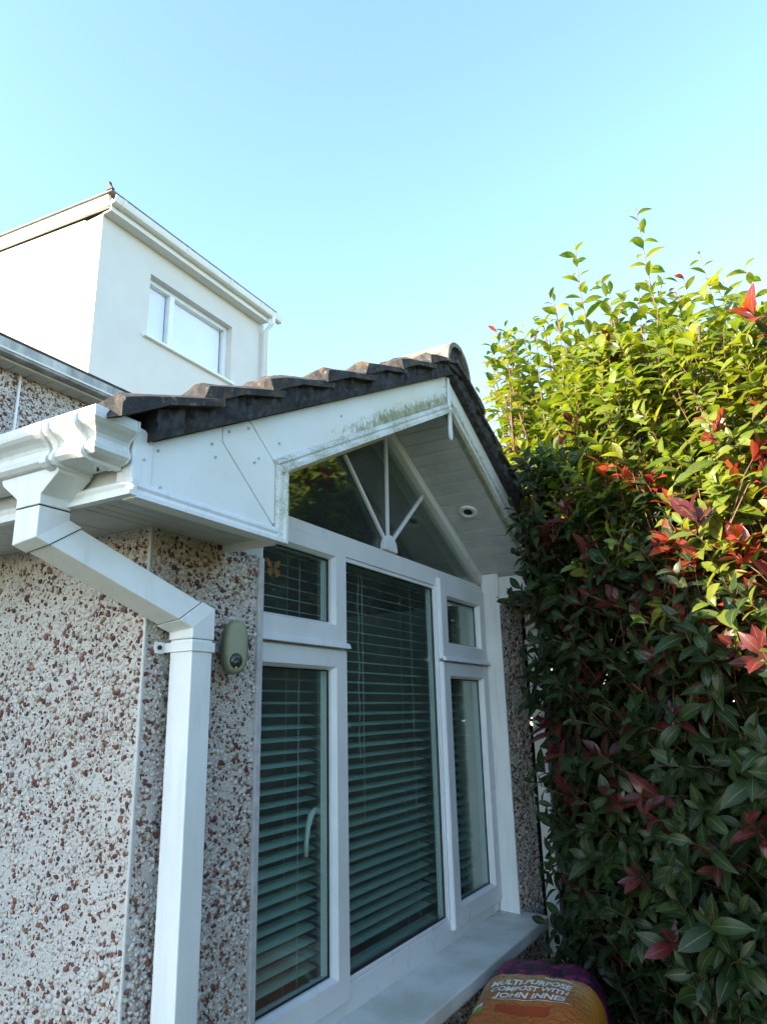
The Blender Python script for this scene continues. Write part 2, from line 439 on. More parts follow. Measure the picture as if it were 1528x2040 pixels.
class MB:
    def __init__(s):
        s.v = []; s.f = []; s.mi = []
    def add(s, verts, faces, mi=0):
        o = len(s.v)
        s.v += [tuple(p) for p in verts]
        s.f += [tuple(i + o for i in f) for f in faces]
        s.mi += [mi] * len(faces)
        return s
    def box(s, x0, x1, y0, y1, z0, z1, mi=0):
        v = [(x, y, z) for z in (z0, z1) for y in (y0, y1) for x in (x0, x1)]
        return s.add(v, [(0, 2, 3, 1), (4, 5, 7, 6), (0, 1, 5, 4), (2, 6, 7, 3), (0, 4, 6, 2), (1, 3, 7, 5)], mi)
    def prism(s, poly, axis, a, b, mi=0):
        """poly: 2D points in the two remaining axes (in xyz order), extruded along axis from a to b."""
        def P(p, t):
            if axis == 'x': return (t, p[0], p[1])
            if axis == 'y': return (p[0], t, p[1])
            return (p[0], p[1], t)
        n = len(poly)
        v = [P(p, a) for p in poly] + [P(p, b) for p in poly]
        f = [tuple(range(n)), tuple(reversed(range(n, 2 * n)))]
        f += [(i, i + n, (i + 1) % n + n, (i + 1) % n) for i in range(n)]
        return s.add(v, f, mi)
    def loft(s, secs, mi=0, cap=True):
        n = len(secs[0])
        v = [p for q in secs for p in q]
        f = []
        for k in range(len(secs) - 1):
            for i in range(n):
                j = (i + 1) % n
                f.append((k * n + i, k * n + j, (k + 1) * n + j, (k + 1) * n + i))
        if cap:
            f.append(tuple(reversed(range(n))))
            f.append(tuple(range((len(secs) - 1) * n, len(secs) * n)))
        return s.add(v, f, mi)
    def tube(s, pts, rad, seg=6, mi=0):
        pts = [Vector(p) for p in pts]
        if not isinstance(rad, (list, tuple)):
            rad = [rad] * len(pts)
        secs = []
        for i, p in enumerate(pts):
            d = (pts[min(i + 1, len(pts) - 1)] - pts[max(i - 1, 0)]).normalized()
            a = d.orthogonal().normalized() if i == 0 else (a - d * a.dot(d)).normalized()
            b = d.cross(a)
            secs.append([p + (a * math.cos(t) + b * math.sin(t)) * rad[i] for t in [2 * math.pi * k / seg for k in range(seg)]])
        return s.loft(secs, mi)
    def build(s, name, mats, parent=None, bev=0.0, smooth=False, seg=2):
        me = bpy.data.meshes.new(name)
        off = Vector((0, 0, EYE)) - ROOT.get(parent.name if parent else None, Vector())
        me.from_pydata([(p[0] + off.x, p[1] + off.y, p[2] + off.z) for p in s.v], [], s.f)
        if not isinstance(mats, (list, tuple)):
            mats = [mats]
        for mt in mats:
            me.materials.append(M[mt] if isinstance(mt, str) else mt)
        me.polygons.foreach_set('material_index', s.mi)
        import bmesh
        bm = bmesh.new(); bm.from_mesh(me)
        bmesh.ops.recalc_face_normals(bm, faces=bm.faces)
        bm.to_mesh(me); bm.free()
        if smooth:
            me.polygons.foreach_set('use_smooth', [True] * len(me.polygons))
        o = bpy.data.objects.new(name, me)
        col.objects.link(o)
        if parent:
            o.parent = parent
            ROOT[o.name] = ROOT[parent.name]
        else:
            ROOT[o.name] = Vector()
        if bev:
            bv = o.modifiers.new('bevel', 'BEVEL')
            bv.width = bev; bv.segments = seg; bv.limit_method = 'ANGLE'; bv.angle_limit = R(35)
            bv.harden_normals = False
        return o

def tag(o, label=None, cat=None, group=None, kind=None):
    if label: o['label'] = label
    if cat: o['category'] = cat
    if group: o['group'] = group
    if kind: o['kind'] = kind
    return o

def thing(name, loc, label, cat, group=None):
    o = bpy.data.objects.new(name, None)
    o.empty_display_size = 0.1
    col.objects.link(o)
    o.location = (loc[0], loc[1], loc[2] + EYE)
    ROOT[o.name] = Vector(o.location)
    return tag(o, label, cat, group)

def shared(name, me, parent, mat=None, matrix=None):
    """a copy that shares mesh data, placed by a world matrix"""
    o = bpy.data.objects.new(name, me)
    col.objects.link(o)
    o.parent = parent
    ROOT[o.name] = ROOT[parent.name]
    if matrix is not None:
        mm = matrix.copy()
        mm.translation = mm.translation + Vector((0, 0, EYE)) - ROOT[parent.name]
        o.matrix_local = mm
    return o

# ---------------------------------------------------------------- ground
g = MB().add([(-60, -60, -1.6), (60, -60, -1.6), (60, 60, -1.6), (-60, 60, -1.6)], [(0, 1, 2, 3)]).build('ground', 'ground')
tag(g, kind='structure')

# ---------------------------------------------------------------- the gabled extension
XC, K = 2.30, 0.517                 # ridge line, roof pitch
ZL, ZU = 1.076, 1.226               # lower and upper edge of the rake boards at the ridge
YF, YW, YB = 1.25, 1.155, 0.98      # window frame plane, wall face, bargeboard face
def low(x): return ZL - K * abs(x - XC)
def upp(x): return ZU - K * abs(x - XC)

house = thing('house_extension', (2.3, 2.0, -1.6), 'white pebbledash extension with glazed gable, mossy white bargeboards and dark tiled roof', 'house')
w = MB()
w.prism([(1.062, YW), (1.4375, YW), (1.4375, 1.405), (1.31, 1.405), (1.31, 3.10), (1.062, 3.10)], 'z', -1.6, 0.48)
w.prism([(3.19, YW), (3.50, YW), (3.50, 3.10), (3.3, 3.10), (3.3, 1.405), (3.19, 1.405)], 'z', -1.6, 0.48)
w.box(1.4375, 3.19, YW, 1.405, -1.6, -0.885)
wall = w.build('wall', 'mortar', house)
# gable infill above the glazing, hidden behind the soffit
w = MB()
for sgn in (-1, 1):
    a, b_ = XC, XC + sgn * 1.24
    w.prism([(a, low(a) + 0.016), (b_, low(b_) + 0.016), (b_, low(b_) + 0.075), (a, low(a) + 0.075)], 'y', 1.256, 1.36)
w.build('gable_header', 'inner', house)
MB().box(1.32, 3.29, 1.41, 3.09, -1.58, -1.55).build('room_floor', 'roomfloor', house)
w = MB().box(1.312, 1.325, 1.42, 3.09, -1.55, 0.5).box(3.285, 3.298, 1.42, 3.09, -1.55, 0.5)
w.box(1.33, 3.28, 3.07, 3.09, -1.55, 1.2)
w.build('room_wall', 'inner', house)
w = MB()
w.box(1.0588, 1.0645, 1.1513, 1.157, -1.6, 0.392)
w.build('corner_bead', 'bead', house, 0.002)
MB().box(1.418, 1.4385, 1.146, 1.156, -0.83, 0.392).build('reveal_edge', 'plaster', house, 0.002)
MB().box(3.19 - 0.012, 3.1895, 1.150, 1.2365, -0.836, 0.62).build('reveal_board', 'upvc', house, 0.002)

# --- sill
w = MB()
w.prism([(1.046, -0.832), (1.046, -0.872), (1.052, -0.884), (1.30, -0.884), (1.30, -0.816), (1.243, -0.816)], 'x', 1.42, 3.235)
sill = w.build('window_sill', 'sill', house, 0.006, seg=3)

# --- window
win = MB()
win.box(1.4375, 1.49, 1.24, 1.284, -0.8175, 0.569)
win.box(3.135, 3.188, 1.24, 1.284, -0.8175, 0.569)
win.box(1.49, 3.135, 1.24, 1.284, -0.8175, -0.742)
window = win.build('window', 'frame', house, 0.003)
MB().box(1.49, 3.135, 1.2385, 1.284, 0.501, 0.572).build('transom', 'frame', window, 0.003)
for a, b_ in ((1.897, 1.962), (2.668, 2.73)):
    MB().box(a, b_, 1.2392, 1.2835, -0.742, 0.501).build('mullion', 'frame', window, 0.003)
for a, b_ in ((1.49, 1.897), (2.73, 3.135)):
    MB().box(a, b_, 1.2393, 1.2834, 0.165, 0.225).build('transom', 'frame', window, 0.003)
def sash(x0, x1, z0, z1, gx0, gx1, gz0, gz1, yf=1.222, yb=1.276):
    s = MB()
    o = [(x0, z0), (x1, z0), (x1, z1), (x0, z1)]
    i1 = [(gx0, gz0), (gx1, gz0), (gx1, gz1), (gx0, gz1)]
    c = 0.009
    i2 = [(gx0 + c, gz0 + c), (gx1 - c, gz0 + c), (gx1 - c, gz1 - c), (gx0 + c, gz1 - c)]
    rings = [(o, yb), (o, yf + 0.004), ([(o[0][0] + .004, o[0][1] + .004), (o[1][0] - .004, o[1][1] + .004), (o[2][0] - .004, o[2][1] - .004), (o[3][0] + .004, o[3][1] - .004)], yf),
             (i1, yf), (i2, yf + 0.016), (i2, yb)]
    v = []
    for ring, y in rings:
        v += [(p[0], y, p[1]) for p in ring]
    f = []
    nr = len(rings)
    for k in range(nr):
        for i in range(4):
            j = (i + 1) % 4
            k2 = (k + 1) % nr
            f.append((k * 4 + i, k * 4 + j, k2 * 4 + j, k2 * 4 + i))
    s.add(v, f)
    so = s.build('sash', 'frame', window)
    pn = MB().box(gx0 + c, gx1 - c, 1.252, 1.258, gz0 + c, gz1 - c).build('pane', 'glass', window)
    # rubber seal round the glass
    q = MB()
    for (a0, a1, b0, b1) in ((gx0 + c, gx1 - c, gz0 + c, gz0 + c + .004), (gx0 + c, gx1 - c, gz1 - c - .004, gz1 - c),
                             (gx0 + c, gx0 + c + .004, gz0 + c + .004, gz1 - c - .004), (gx1 - c - .004, gx1 - c, gz0 + c + .004, gz1 - c - .004)):
        q.box(a0, a1, 1.2465, 1.2515, b0, b1)
    q.build('glazing_seal', 'seal', window)
sash(1.462, 1.957, 0.205, 0.535, 1.525, 1.895, 0.266, 0.486)
sash(1.462, 1.957, -0.775, 0.192, 1.525, 1.895, -0.710, 0.139)
sash(2.683, 3.172, 0.205, 0.535, 2.745, 3.112, 0.266, 0.468)
sash(2.683, 3.172, -0.775, 0.192, 2.745, 3.112, -0.710, 0.139)
for a, b_ in ((1.462, 1.957), (2.683, 3.172)):
    MB().prism([(1.205, 0.196), (1.224, 0.196), (1.224, 0.213), (1.212, 0.213)], 'x', a, b_).build('drip_rail', 'frame', window, 0.002)
# fixed middle light
MB().box(1.962, 2.668, 1.252, 1.258, -0.742, 0.501).build('pane', 'glass', window)
q = MB()
for x0, x1, z0, z1 in ((1.962, 2.668, -0.742, -0.728), (1.962, 2.668, 0.487, 0.501), (1.962, 1.974, -0.728, 0.487), (2.656, 2.668, -0.728, 0.487)):
    q.box(x0, x1, 1.2435, 1.2515, z0, z1)
q.build('glazing_bead', 'frame', window, 0.003)
q = MB()
for x0, x1, z0, z1 in ((1.974, 2.656, -0.728, -0.723), (1.974, 2.656, 0.482, 0.487), (1.974, 1.979, -0.723, 0.482), (2.651, 2.656, -0.723, 0.482)):
    q.box(x0, x1, 1.247, 1.2517, z0, z1)
q.build('glazing_seal', 'seal', window)
# triangular light in the gable
MB().prism([(1.445, 0.573), (1.445, 0.60), (2.30, 1.045), (3.183, 0.588), (3.183, 0.573)], 'y', 1.252, 1.258).build('gable_pane', 'glass', window)
for sgn in (-1, 1):
    b_ = XC + sgn * 0.885
    MB().prism([(XC, low(XC) - 0.044), (b_, low(b_) - 0.044), (b_, low(b_) + 0.002), (XC, low(XC) + 0.002)], 'y', 1.226, 1.275).build('rake_trim', 'frame', house, 0.003)
# sunburst glazing bars
hub = [(2.285 + 0.052 * math.cos(t), 0.574 + 0.062 * math.sin(t)) for t in [math.pi * k / 14 for k in range(15)]]
MB().prism(hub, 'y', 1.230, 1.2515).build('sunburst_hub', 'frame', window, 0.004)
def bar(p, q_, wd=0.007):
    d = Vector((q_[0] - p[0], q_[1] - p[1])); nrm = Vector((-d.y, d.x)).normalized() * wd
    MB().prism([(p[0] - nrm.x, p[1] - nrm.y), (p[0] + nrm.x, p[1] + nrm.y), (q_[0] + nrm.x, q_[1] + nrm.y), (q_[0] - nrm.x, q_[1] - nrm.y)], 'y', 1.240, 1.2512).build('glazing_bar', 'frame', window, 0.002)
bar((2.257, 0.620), (1.99, 0.865)); bar((2.286, 0.628), (2.29, 1.026)); bar((2.316, 0.620), (2.60, 0.870))
# lever handle inside the left light
hd = MB().box(1.905, 1.935, 1.2765, 1.290, -0.33, -0.25)
hd.tube([(1.92, 1.285, -0.285), (1.918, 1.298, -0.280), (1.90, 1.306, -0.275), (1.882, 1.307, -0.285), (1.866, 1.307, -0.315), (1.858, 1.307, -0.355), (1.858, 1.307, -0.395)],
        [0.009, 0.009, 0.010, 0.010, 0.008, 0.007, 0.006], 10)
hd.build('handle', 'frame', window, 0.0, True)

# --- bargeboards: separate boards with open joints
T0, T1 = YB, 1.0
def board(name, poly, mat='fascia', y0=T0, y1=T1, bev=0.0015):
    return MB().prism(poly, 'y', y0, y1).build(name, mat, house, bev)
j1a, j1b = (1.128, None), (1.291, 0.392)       # diagonal joint
xs = 1.082
bb = []
bb.append(board('bargeboard', [(0.848, 0.377), (1.283, 0.377), (1.283, 0.392), (1.079, 0.560), (1.079, upp(1.079)), (0.848, upp(0.848))]))
bb.append(board('bargeboard', [(1.0815, 0.5615), (1.2875, 0.394), (1.2875, 0.545), (1.165, upp(1.165)), (1.0815, upp(1.0815))], y0=T0 + 0.0005))
bb.append(board('bargeboard', [(1.168, upp(1.168)), (1.290, 0.5465), (XC - 0.002, low(XC) ), (XC - 0.002, upp(XC))], y0=T0 + 0.001))
bb.append(board('bargeboard', [(XC + 0.002, low(XC)), (3.2, low(3.2)), (3.2, 0.49), (3.62, 0.49), (3.62, upp(3.62)), (XC + 0.002, upp(XC))], y0=T0 + 0.001))
# cover strip at the ridge with a rounded foot
tip = [(XC + 0.013 * math.cos(t), 0.985 + 0.02 * math.sin(t)) for t in [math.pi + math.pi * k / 8 for k in range(9)]]
board('joint_cover', [(XC - 0.009, 1.217)] + tip + [(XC + 0.009, 1.217)], 'upvc', 0.972, 0.9795)
# corner cap on the eaves end
board('corner_cap', [(0.8435, 0.405), (0.888, 0.405), (0.888, 0.494), (0.868, 0.512), (0.8435, 0.515)], 'upvc', 0.974, 0.9795)
MB().box(0.8415, 0.8475, 0.9745, 1.012, 0.385, 0.514).build('corner_cap', 'upvc', house, 0.001)
# mouldings
def moulding(p, q_, up, parent, mat, y=T0, hgt=0.034):
    """two stepped beads running p to q_ in the gable plane; up = direction away from the edge"""
    up = Vector(up).normalized()
    prof = [(0, 0.0), (0, 0.016), (0.008, 0.016), (0.011, 0.009), (0.017, 0.008), (0.022, 0.012), (0.028, 0.011), (hgt, 0.003), (hgt, 0.0)]
    s = MB()
    secs = []
    for e in (p, q_):
        secs.append([(e[0] + up.x * h, y - 0.0004 - d, e[1] + up.y * h) for h, d in prof])
    s.loft(secs)
    return s.build('moulding', mat, parent, smooth=False)
moulding((0.848, 0.377), (1.291, 0.377), (0, 1), bb[0], 'upvc')
moulding((1.2912, 0.3765), (1.2912, 0.560), (-1, 0), bb[1], 'mossmould', T0 - 0.001, 0.030)
up_n = Vector((-K, 1)).normalized()
moulding((1.270, low(1.270)), (XC - 0.004, low(XC - 0.004)), (-K, 1), bb[2], 'mossmould')
moulding((XC + 0.004, low(XC + 0.004)), (3.2, low(3.2)), (K, 1), bb[3], 'mossmould')
for x, z in [(0.905, 0.485), (1.052, 0.585), (1.048, 0.545), (1.06, 0.520), (1.10, 0.590), (1.13, 0.628), (1.163, 0.62), (0.915, 0.415), (1.20, 0.56), (1.185, 0.545),
             (1.55, 0.79), (1.26, 0.42), (1.18, 0.655), (2.27, 1.17), (2.285, 1.13), (0.868, 0.455), (1.275, 0.62), (1.80, 0.90)]:
    c8 = [(x + 0.0030 * math.cos(t), z + 0.0030 * math.sin(t)) for t in [math.pi * k / 5 for k in range(10)]]
    MB().prism(c8, 'y', YB - 0.0075 if x < 0.89 else YB - 0.0025, YB + 0.004).build('screw_cap', 'screw', bb[0] if x < 1.07 else (bb[1] if x < 1.15 else bb[2]))

# --- soffits
sof = MB()
for sgn in (-1, 1):
    b_ = XC + sgn * 1.24
    sof.prism([(XC, low(XC) + 0.0135), (b_, low(b_) + 0.0135), (b_, low(b_) + 0.0155), (XC, low(XC) + 0.0155)], 'y', 1.001, 1.2545)
soffit = sof.build('soffit', 'dark', house)
bwid = 0.0545
for sgn in (-1, 1):
    for k in range(20):
        x0 = XC + sgn * (0.003 + k * bwid); x1 = XC + sgn * (0.003 + (k + 1) * bwid - 0.0042)
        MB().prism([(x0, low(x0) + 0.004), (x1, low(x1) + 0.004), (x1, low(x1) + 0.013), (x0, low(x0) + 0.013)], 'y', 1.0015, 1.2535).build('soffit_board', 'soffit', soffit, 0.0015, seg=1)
# boxed eaves soffit
MB().box(0.87, 1.285, 1.0, 1.153, 0.4085, 0.412).build('eaves_soffit', 'dark', house)
for k in range(5):
    y0 = 1.001 + k * 0.031
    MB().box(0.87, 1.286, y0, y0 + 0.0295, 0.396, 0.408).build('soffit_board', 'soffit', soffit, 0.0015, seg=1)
for k in range(19):
    y0 = 1.158 + k * 0.1
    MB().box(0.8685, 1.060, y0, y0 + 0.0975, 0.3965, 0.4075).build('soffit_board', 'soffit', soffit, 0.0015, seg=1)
MB().box(1.284, 1.2905, 1.0005, 1.20, 0.378, 0.60).build('box_end', 'upvc', house)
# right return box
MB().box(3.2, 3.62, 1.001, 1.1535, 0.494, 0.506).build('box_end', 'upvc', house, 0.002)
MB().box(3.1995, 3.213, 1.0015, 1.2255, 0.507, 0.605).build('box_end', 'upvc', house, 0.002)
MB().prism([(1.0015, 0.488), (1.152, 0.488), (1.152, 0.525), (1.0015, 0.525)], 'x', 3.190, 3.1985).build('box_end', 'upvc', house, 0.004)
# round soffit vent
vc = Vector((2.79, 1.122, low(2.79) + 0.004)); sl = Vector((1, 0, -K)).normalized(); vn = Vector((-K, 0, -1)).normalized(); vy = Vector((0, 1, 0))
def disc_ring(c, a, b_, n, rads, offs, seg=24):
    secs = []
    for rr, of in zip(rads, offs):
        secs.append([c + n * of + (a * math.cos(t) + b_ * math.sin(t)) * rr for t in [2 * math.pi * k / seg for k in range(seg)]])
    return secs
v_ = MB(); v_.loft(disc_ring(vc, sl, vy, vn, [0.041, 0.040, 0.034, 0.024, 0.020, 0.020], [0, 0.004, 0.007, 0.007, 0.004, -0.002]), cap=False)
vent = v_.build('soffit_vent', 'upvc', house, smooth=True)
MB().loft(disc_ring(vc, sl, vy, vn, [0.0203, 0.0203], [0.0005, 0.002])).build('vent_hole', 'dark', vent)

# --- eaves fascia, gutter
fas = MB().box(0.8485, 0.868, 1.001, 3.0, 0.385, 0.53).build('fascia', 'soffit', house)
s = MB()
prof = [(0, 0.0), (0.016, 0.0), (0.016, 0.008), (0.009, 0.011), (0.008, 0.017), (0.012, 0.022), (0.011, 0.028), (0.003, 0.034), (0, 0.034)]
s.loft([[(0.848 - d, y, 0.380 + h) for d, h in prof] for y in (0.9645, 3.0)])
s.build('moulding', 'upvc', fas)
GX, GZ = 0.8395, 0.437
gp = [(u_0, z_0 * 0.82) for u_0, z_0 in [(0.0, 0.0), (0.060, 0.0), (0.074, 0.003), (0.0815, 0.011), (0.082, 0.022), (0.077, 0.030), (0.0755, 0.038), (0.078, 0.046), (0.085, 0.054), (0.094, 0.061), (0.0995, 0.068), (0.1005, 0.076), (0.1005, 0.090), (0.0985, 0.093)]]
def gut(y0, y1, o=0.0, th=0.003):
    out = [(GX - u - (o if u > 0 else 0), GZ + z - o) for u, z in gp]
    out[0] = (GX, GZ - o)
    inn = [(GX - max(u - th, 0), GZ + max(z, th)) for u, z in gp]
    return out + inn[::-1]
YC = 0.9535 + 0.1005                      # the gutter turns the corner and stops against the bargeboard
gl = gut(0, 0)
s = MB(); s.loft([[(x, 3.0, z) for x, z in gl], [(x, YC - (GX - x), z) for x, z in gl], [(0.832, YC - (GX - x), z) for x, z in gl]])
gutter = s.build('gutter', 'gutter', house)
full = [(YC - u - (0.002 if u > 0 else 0), GZ + z - (0.002 if z < 0.05 else 0)) for u, z in gp] + [(YC, GZ + 0.0763)]
s = MB(); s.prism(full, 'x', 0.8322, 0.8355)
s.build('stop_end', 'gutter', gutter, 0.001)
for y0, y1, o in ((1.073, 1.080, 0.006), (1.088, 1.104, 0.008), (0.998, 1.012, 0.007), (1.0805, 1.0875, 0.003), (1.0125, 1.03, 0.003), (1.82, 1.84, 0.007), (2.6, 2.62, 0.007)):
    MB().prism(gut(0, 0, o), 'y', y0, y1).build('gutter_union', 'gutter', gutter, 0.002)

# --- swan neck downpipe
pw = 0.029
P1, P2 = Vector((0.808, 1.160, 0.332)), Vector((1.145, 1.103, 0.198))
dd = (P2 - P1).normalized()
nn = (Vector((0, 0, -1)) + dd).normalized()
def flat(c, hw, z):
    return [(c.x + sx * hw, c.y + sy * hw, z) for sx, sy in ((-1, -1), (1, -1), (1, 1), (-1, 1))]
def mit(c, hw):
    return [(c.x + sx * hw, c.y + sy * hw, c.z - (nn.x * sx * hw + nn.y * sy * hw) / nn.z) for sx, sy in ((-1, -1), (1, -1), (1, 1), (-1, 1))]
s = MB()
s.loft([[(0.772, 1.078, 0.4365), (0.842, 1.078, 0.4365), (0.842, 1.242, 0.4365), (0.772, 1.242, 0.4365)],
        [(0.773, 1.082, 0.425), (0.842, 1.082, 0.425), (0.842, 1.238, 0.425), (0.773, 1.238, 0.425)],
        flat(P1, 0.0335, 0.392), flat(P1, 0.0335, 0.374)])
pipe = s.build('downpipe', 'pipe', house, 0.002)
MB().loft([flat(P1, 0.0325, 0.3737), flat(P1, 0.0325, 0.3722)]).build('pipe_joint', 'dark', pipe)
for q_ in (0.0281, (P2 - P1).length - 0.0370):
    MB().loft([mit(P1 + dd * q_, 0.0312), mit(P1 + dd * (q_ + 0.0012), 0.0312)]).build('pipe_joint', 'dark', pipe)
s = MB(); s.loft([flat(P1, 0.033, 0.3720), mit(P1, 0.033), mit(P1 + dd * 0.028, 0.033)]); s.build('pipe_bend', 'pipe', pipe, 0.002)
L_ = (P2 - P1).length
s = MB(); s.loft([mit(P1 + dd * 0.0285, 0.0305), mit(P1 + dd * (L_ - 0.0365), 0.0305)]); s.build('offset_pipe', 'pipe', pipe, 0.002)
s = MB(); s.loft([mit(P1 + dd * (L_ - 0.036), 0.033), mit(P2, 0.033), flat(P2, 0.033, 0.158)]); s.build('pipe_bend', 'pipe', pipe, 0.002)
s = MB(); s.loft([flat(P2, 0.0305, 0.1575), flat(P2, 0.0305, -1.59)]); s.build('vertical_pipe', 'pipe', pipe, 0.0025)
s = MB()
zc0, zc1 = 0.132, 0.152
x0, x1, y0 = P2.x - 0.0345, P2.x + 0.0345, P2.y - 0.0345
s.box(x0, x1, y0, y0 + 0.003, zc0, zc1).box(x0, x0 + 0.003, y0 + 0.003, 1.148, zc0, zc1).box(x1 - 0.003, x1, y0 + 0.003, 1.148, zc0, zc1)
s.box(x0 - 0.024, x0 + 0.003, 1.148, 1.153, zc0 - 0.002, zc1 + 0.002).box(x1 - 0.003, x1 + 0.02, 1.148, 1.153, zc0 - 0.002, zc1 + 0.002)
clip = s.build('pipe_clip', 'pipe', pipe, 0.001)
MB().prism([(x0 - 0.013 + 0.005 * math.cos(t), 0.142 + 0.005 * math.sin(t)) for t in [math.pi * k / 5 for k in range(10)]], 'y', 1.144, 1.148).build('screw', 'dark', clip)
# right hand downpipe beyond the pier
s = MB(); s.box(3.512, 3.572, 1.082, 1.142, -1.59, 0.485); rp = s.build('downpipe', 'pipe', house, 0.003)
MB().box(3.4985, 3.575, 1.078, 1.147, 0.31, 0.332).build('pipe_clip', 'pipe', rp, 0.001)

# --- roof: deck, tiles, ridge
s = MB()
for sgn in (-1, 1):
    e = XC + sgn * 1.44
    s.prism([(XC, low(XC) + 0.062), (e, low(e) + 0.062), (e, low(e) + 0.148), (XC, low(XC) + 0.148)], 'y', 1.003, 3.08)
roof = s.build('roof', 'vmortar', house)
def tile_mesh(seed, flip):
    rr = random.Random(seed)
    mb = MB()
    ny = 15
    secs = []
    for i in range(ny):
        t = i / (ny - 1)
        y = t * 0.298
        roll = 0.016 * max(0, math.cos((t - 0.16) * 2 * math.pi * 1.0)) ** 2 if i not in (0,) else 0.0
        roll = roll * (0 if t < 0.05 else 1)
        j = lambda a: rr.uniform(-a, a)
        pts = [(0.0 + j(.008), -0.034 + j(.005)), (0.002 + j(.009), -0.014 + j(.006) + roll), (0.016 + j(.006), 0.004 + j(.004) + roll), (0.06, 0.0225 + j(.002) + roll), (0.13, 0.048 + j(.0015) + roll),
               (0.2, 0.073 + j(.002) + roll), (0.262, 0.094 + roll), (0.262, 0.078), (0.12, 0.030), (0.03, -0.020)]
        secs.append([((-1 if flip else 1) * px, y, pz) for px, pz in pts])
    mb.loft(secs)
    return mb
tiles = {}
for flip in (False, True):
    for k in range(3):
        tb = tile_mesh(20 + k + 10 * flip, flip)
        me = bpy.data.meshes.new('roof_tile')
        me.from_pydata(tb.v, [], tb.f)
        import bmesh
        bm = bmesh.new(); bm.from_mesh(me); bmesh.ops.recalc_face_normals(bm, faces=bm.faces); bm.to_mesh(me); bm.free()
        me.materials.append(M['tile'])
        tiles[flip, k] = me
for flip in (False, True):
    for i in range(7):
        xi = 0.76 + 0.2145 * i
        zi = 0.522 + 0.5185 * (xi - 0.76)
        xi += 0.006 if i == 0 else 0
        zi += 0.006 if i == 0 else 0
        X = 2 * XC - xi if flip else xi
        for jx in range(7):
            mtx = Matrix.Translation((X, 0.934 + jx * 0.3005 + random.uniform(-.003, .003) * (jx > 0) + random.uniform(-.008, .006) * (jx == 0), zi + random.uniform(-.003, .003)))
            mtx = mtx @ Matrix.Rotation(random.uniform(-0.008, 0.008), 4, 'Y')
            shared('roof_tile', tiles[flip, (i + jx * 2) % 3], roof, matrix=mtx)
# mortar bedding under the verge
for sgn in (-1, 1):
    s = MB()
    xs_ = np.linspace(0.0, 1.428, 110)
    rr = random.Random(5 + sgn)
    secs = []
    for d in xs_:
        x = XC + sgn * d
        zb = upp(x) + 0.0015
        # underside of the tile course above this point
        xi = XC - d
        i = math.floor((xi - 0.76) / 0.2145)
        lx = xi - (0.76 + 0.2145 * i)
        zt = 0.522 + 0.5185 * 0.2145 * i + lx * 0.375 - 0.012
        zt = max(zt, zb + 0.012)
        yj = 0.952 + rr.uniform(-.004, .006) + (0.008 if rr.random() < .08 else 0)
        secs.append([(x, yj, zb), (x, 0.996, zb), (x, 0.996, zt), (x, yj - rr.uniform(-.002, .006), zt), (x, yj - rr.uniform(-.002, .009), zt * .65 + zb * .35), (x, yj - rr.uniform(0, .009), zt * .3 + zb * .7)])
    s.loft(secs)
    s.build('verge_mortar', 'vmortar', roof)
rt = MB()
NS = 14
def arc(rad, y, zc=1.235):
    return [(XC + rad * math.cos(t), y, zc + rad * 1.02 * math.sin(t)) for t in [math.pi * k / NS for k in range(NS + 1)]]
for k in range(5):
    y0 = 0.925 + k * 0.445; y1 = y0 + 0.44
    rt = MB()
    dz = random.uniform(-.004, .004)
    def seg_(y): return [(x + random.uniform(-.0015, .0015), yy, z + dz + random.uniform(-.0015, .0015)) for x, yy, z in arc(0.108, y)] + [(x, yy, z + dz) for x, yy, z in reversed(arc(0.090, y))]
    rt.loft([seg_(y) for y in np.linspace(y0, y1, 6)])
    rt.build('ridge_tile', 'ridge', roof)
rm = MB()
rm.prism([(XC + 0.089 * math.cos(t), 1.235 + 0.089 * 1.02 * math.sin(t)) for t in [math.pi * k / NS for k in range(NS + 1)]] , 'y', 0.94, 3.0)
rm.build('ridge_mortar', 'vmortar', roof)

# --- pebble dash: real stones bedded in the render
ico_v = np.array([(0, 1, 1.618), (0, -1, 1.618), (0, 1, -1.618), (0, -1, -1.618), (1, 1.618, 0), (-1, 1.618, 0), (1, -1.618, 0), (-1, -1.618, 0), (1.618, 0, 1), (-1.618, 0, 1), (1.618, 0, -1), (-1.618, 0, -1)], float)
ico_v /= np.linalg.norm(ico_v[0])
ico_f = np.array([(0, 1, 8), (0, 8, 4), (0, 4, 5), (0, 5, 9), (0, 9, 1), (1, 6, 8), (8, 6, 10), (8, 10, 4), (4, 10, 2), (4, 2, 5), (5, 2, 11), (5, 11, 9), (9, 11, 7), (9, 7, 1), (1, 7, 6), (3, 6, 7), (3, 7, 11), (3, 11, 2), (3, 2, 10), (3, 10, 6)])
def pebble_points(u0, u1, v0, v1, sp):
    nu, nv = int((u1 - u0) / sp), int((v1 - v0) / sp)
    uu, vv = np.meshgrid(np.arange(nu) + 0.5, np.arange(nv) + 0.5)
    uu = uu + (np.arange(nv) % 2)[:, None] * 0.5
    p = np.stack([u0 + (uu.ravel() + rng.uniform(-.45, .45, uu.size)) * (u1 - u0) / (nu + .5), v0 + (vv.ravel() + rng.uniform(-.45, .45, uu.size)) * (v1 - v0) / nv], 1)
    return p
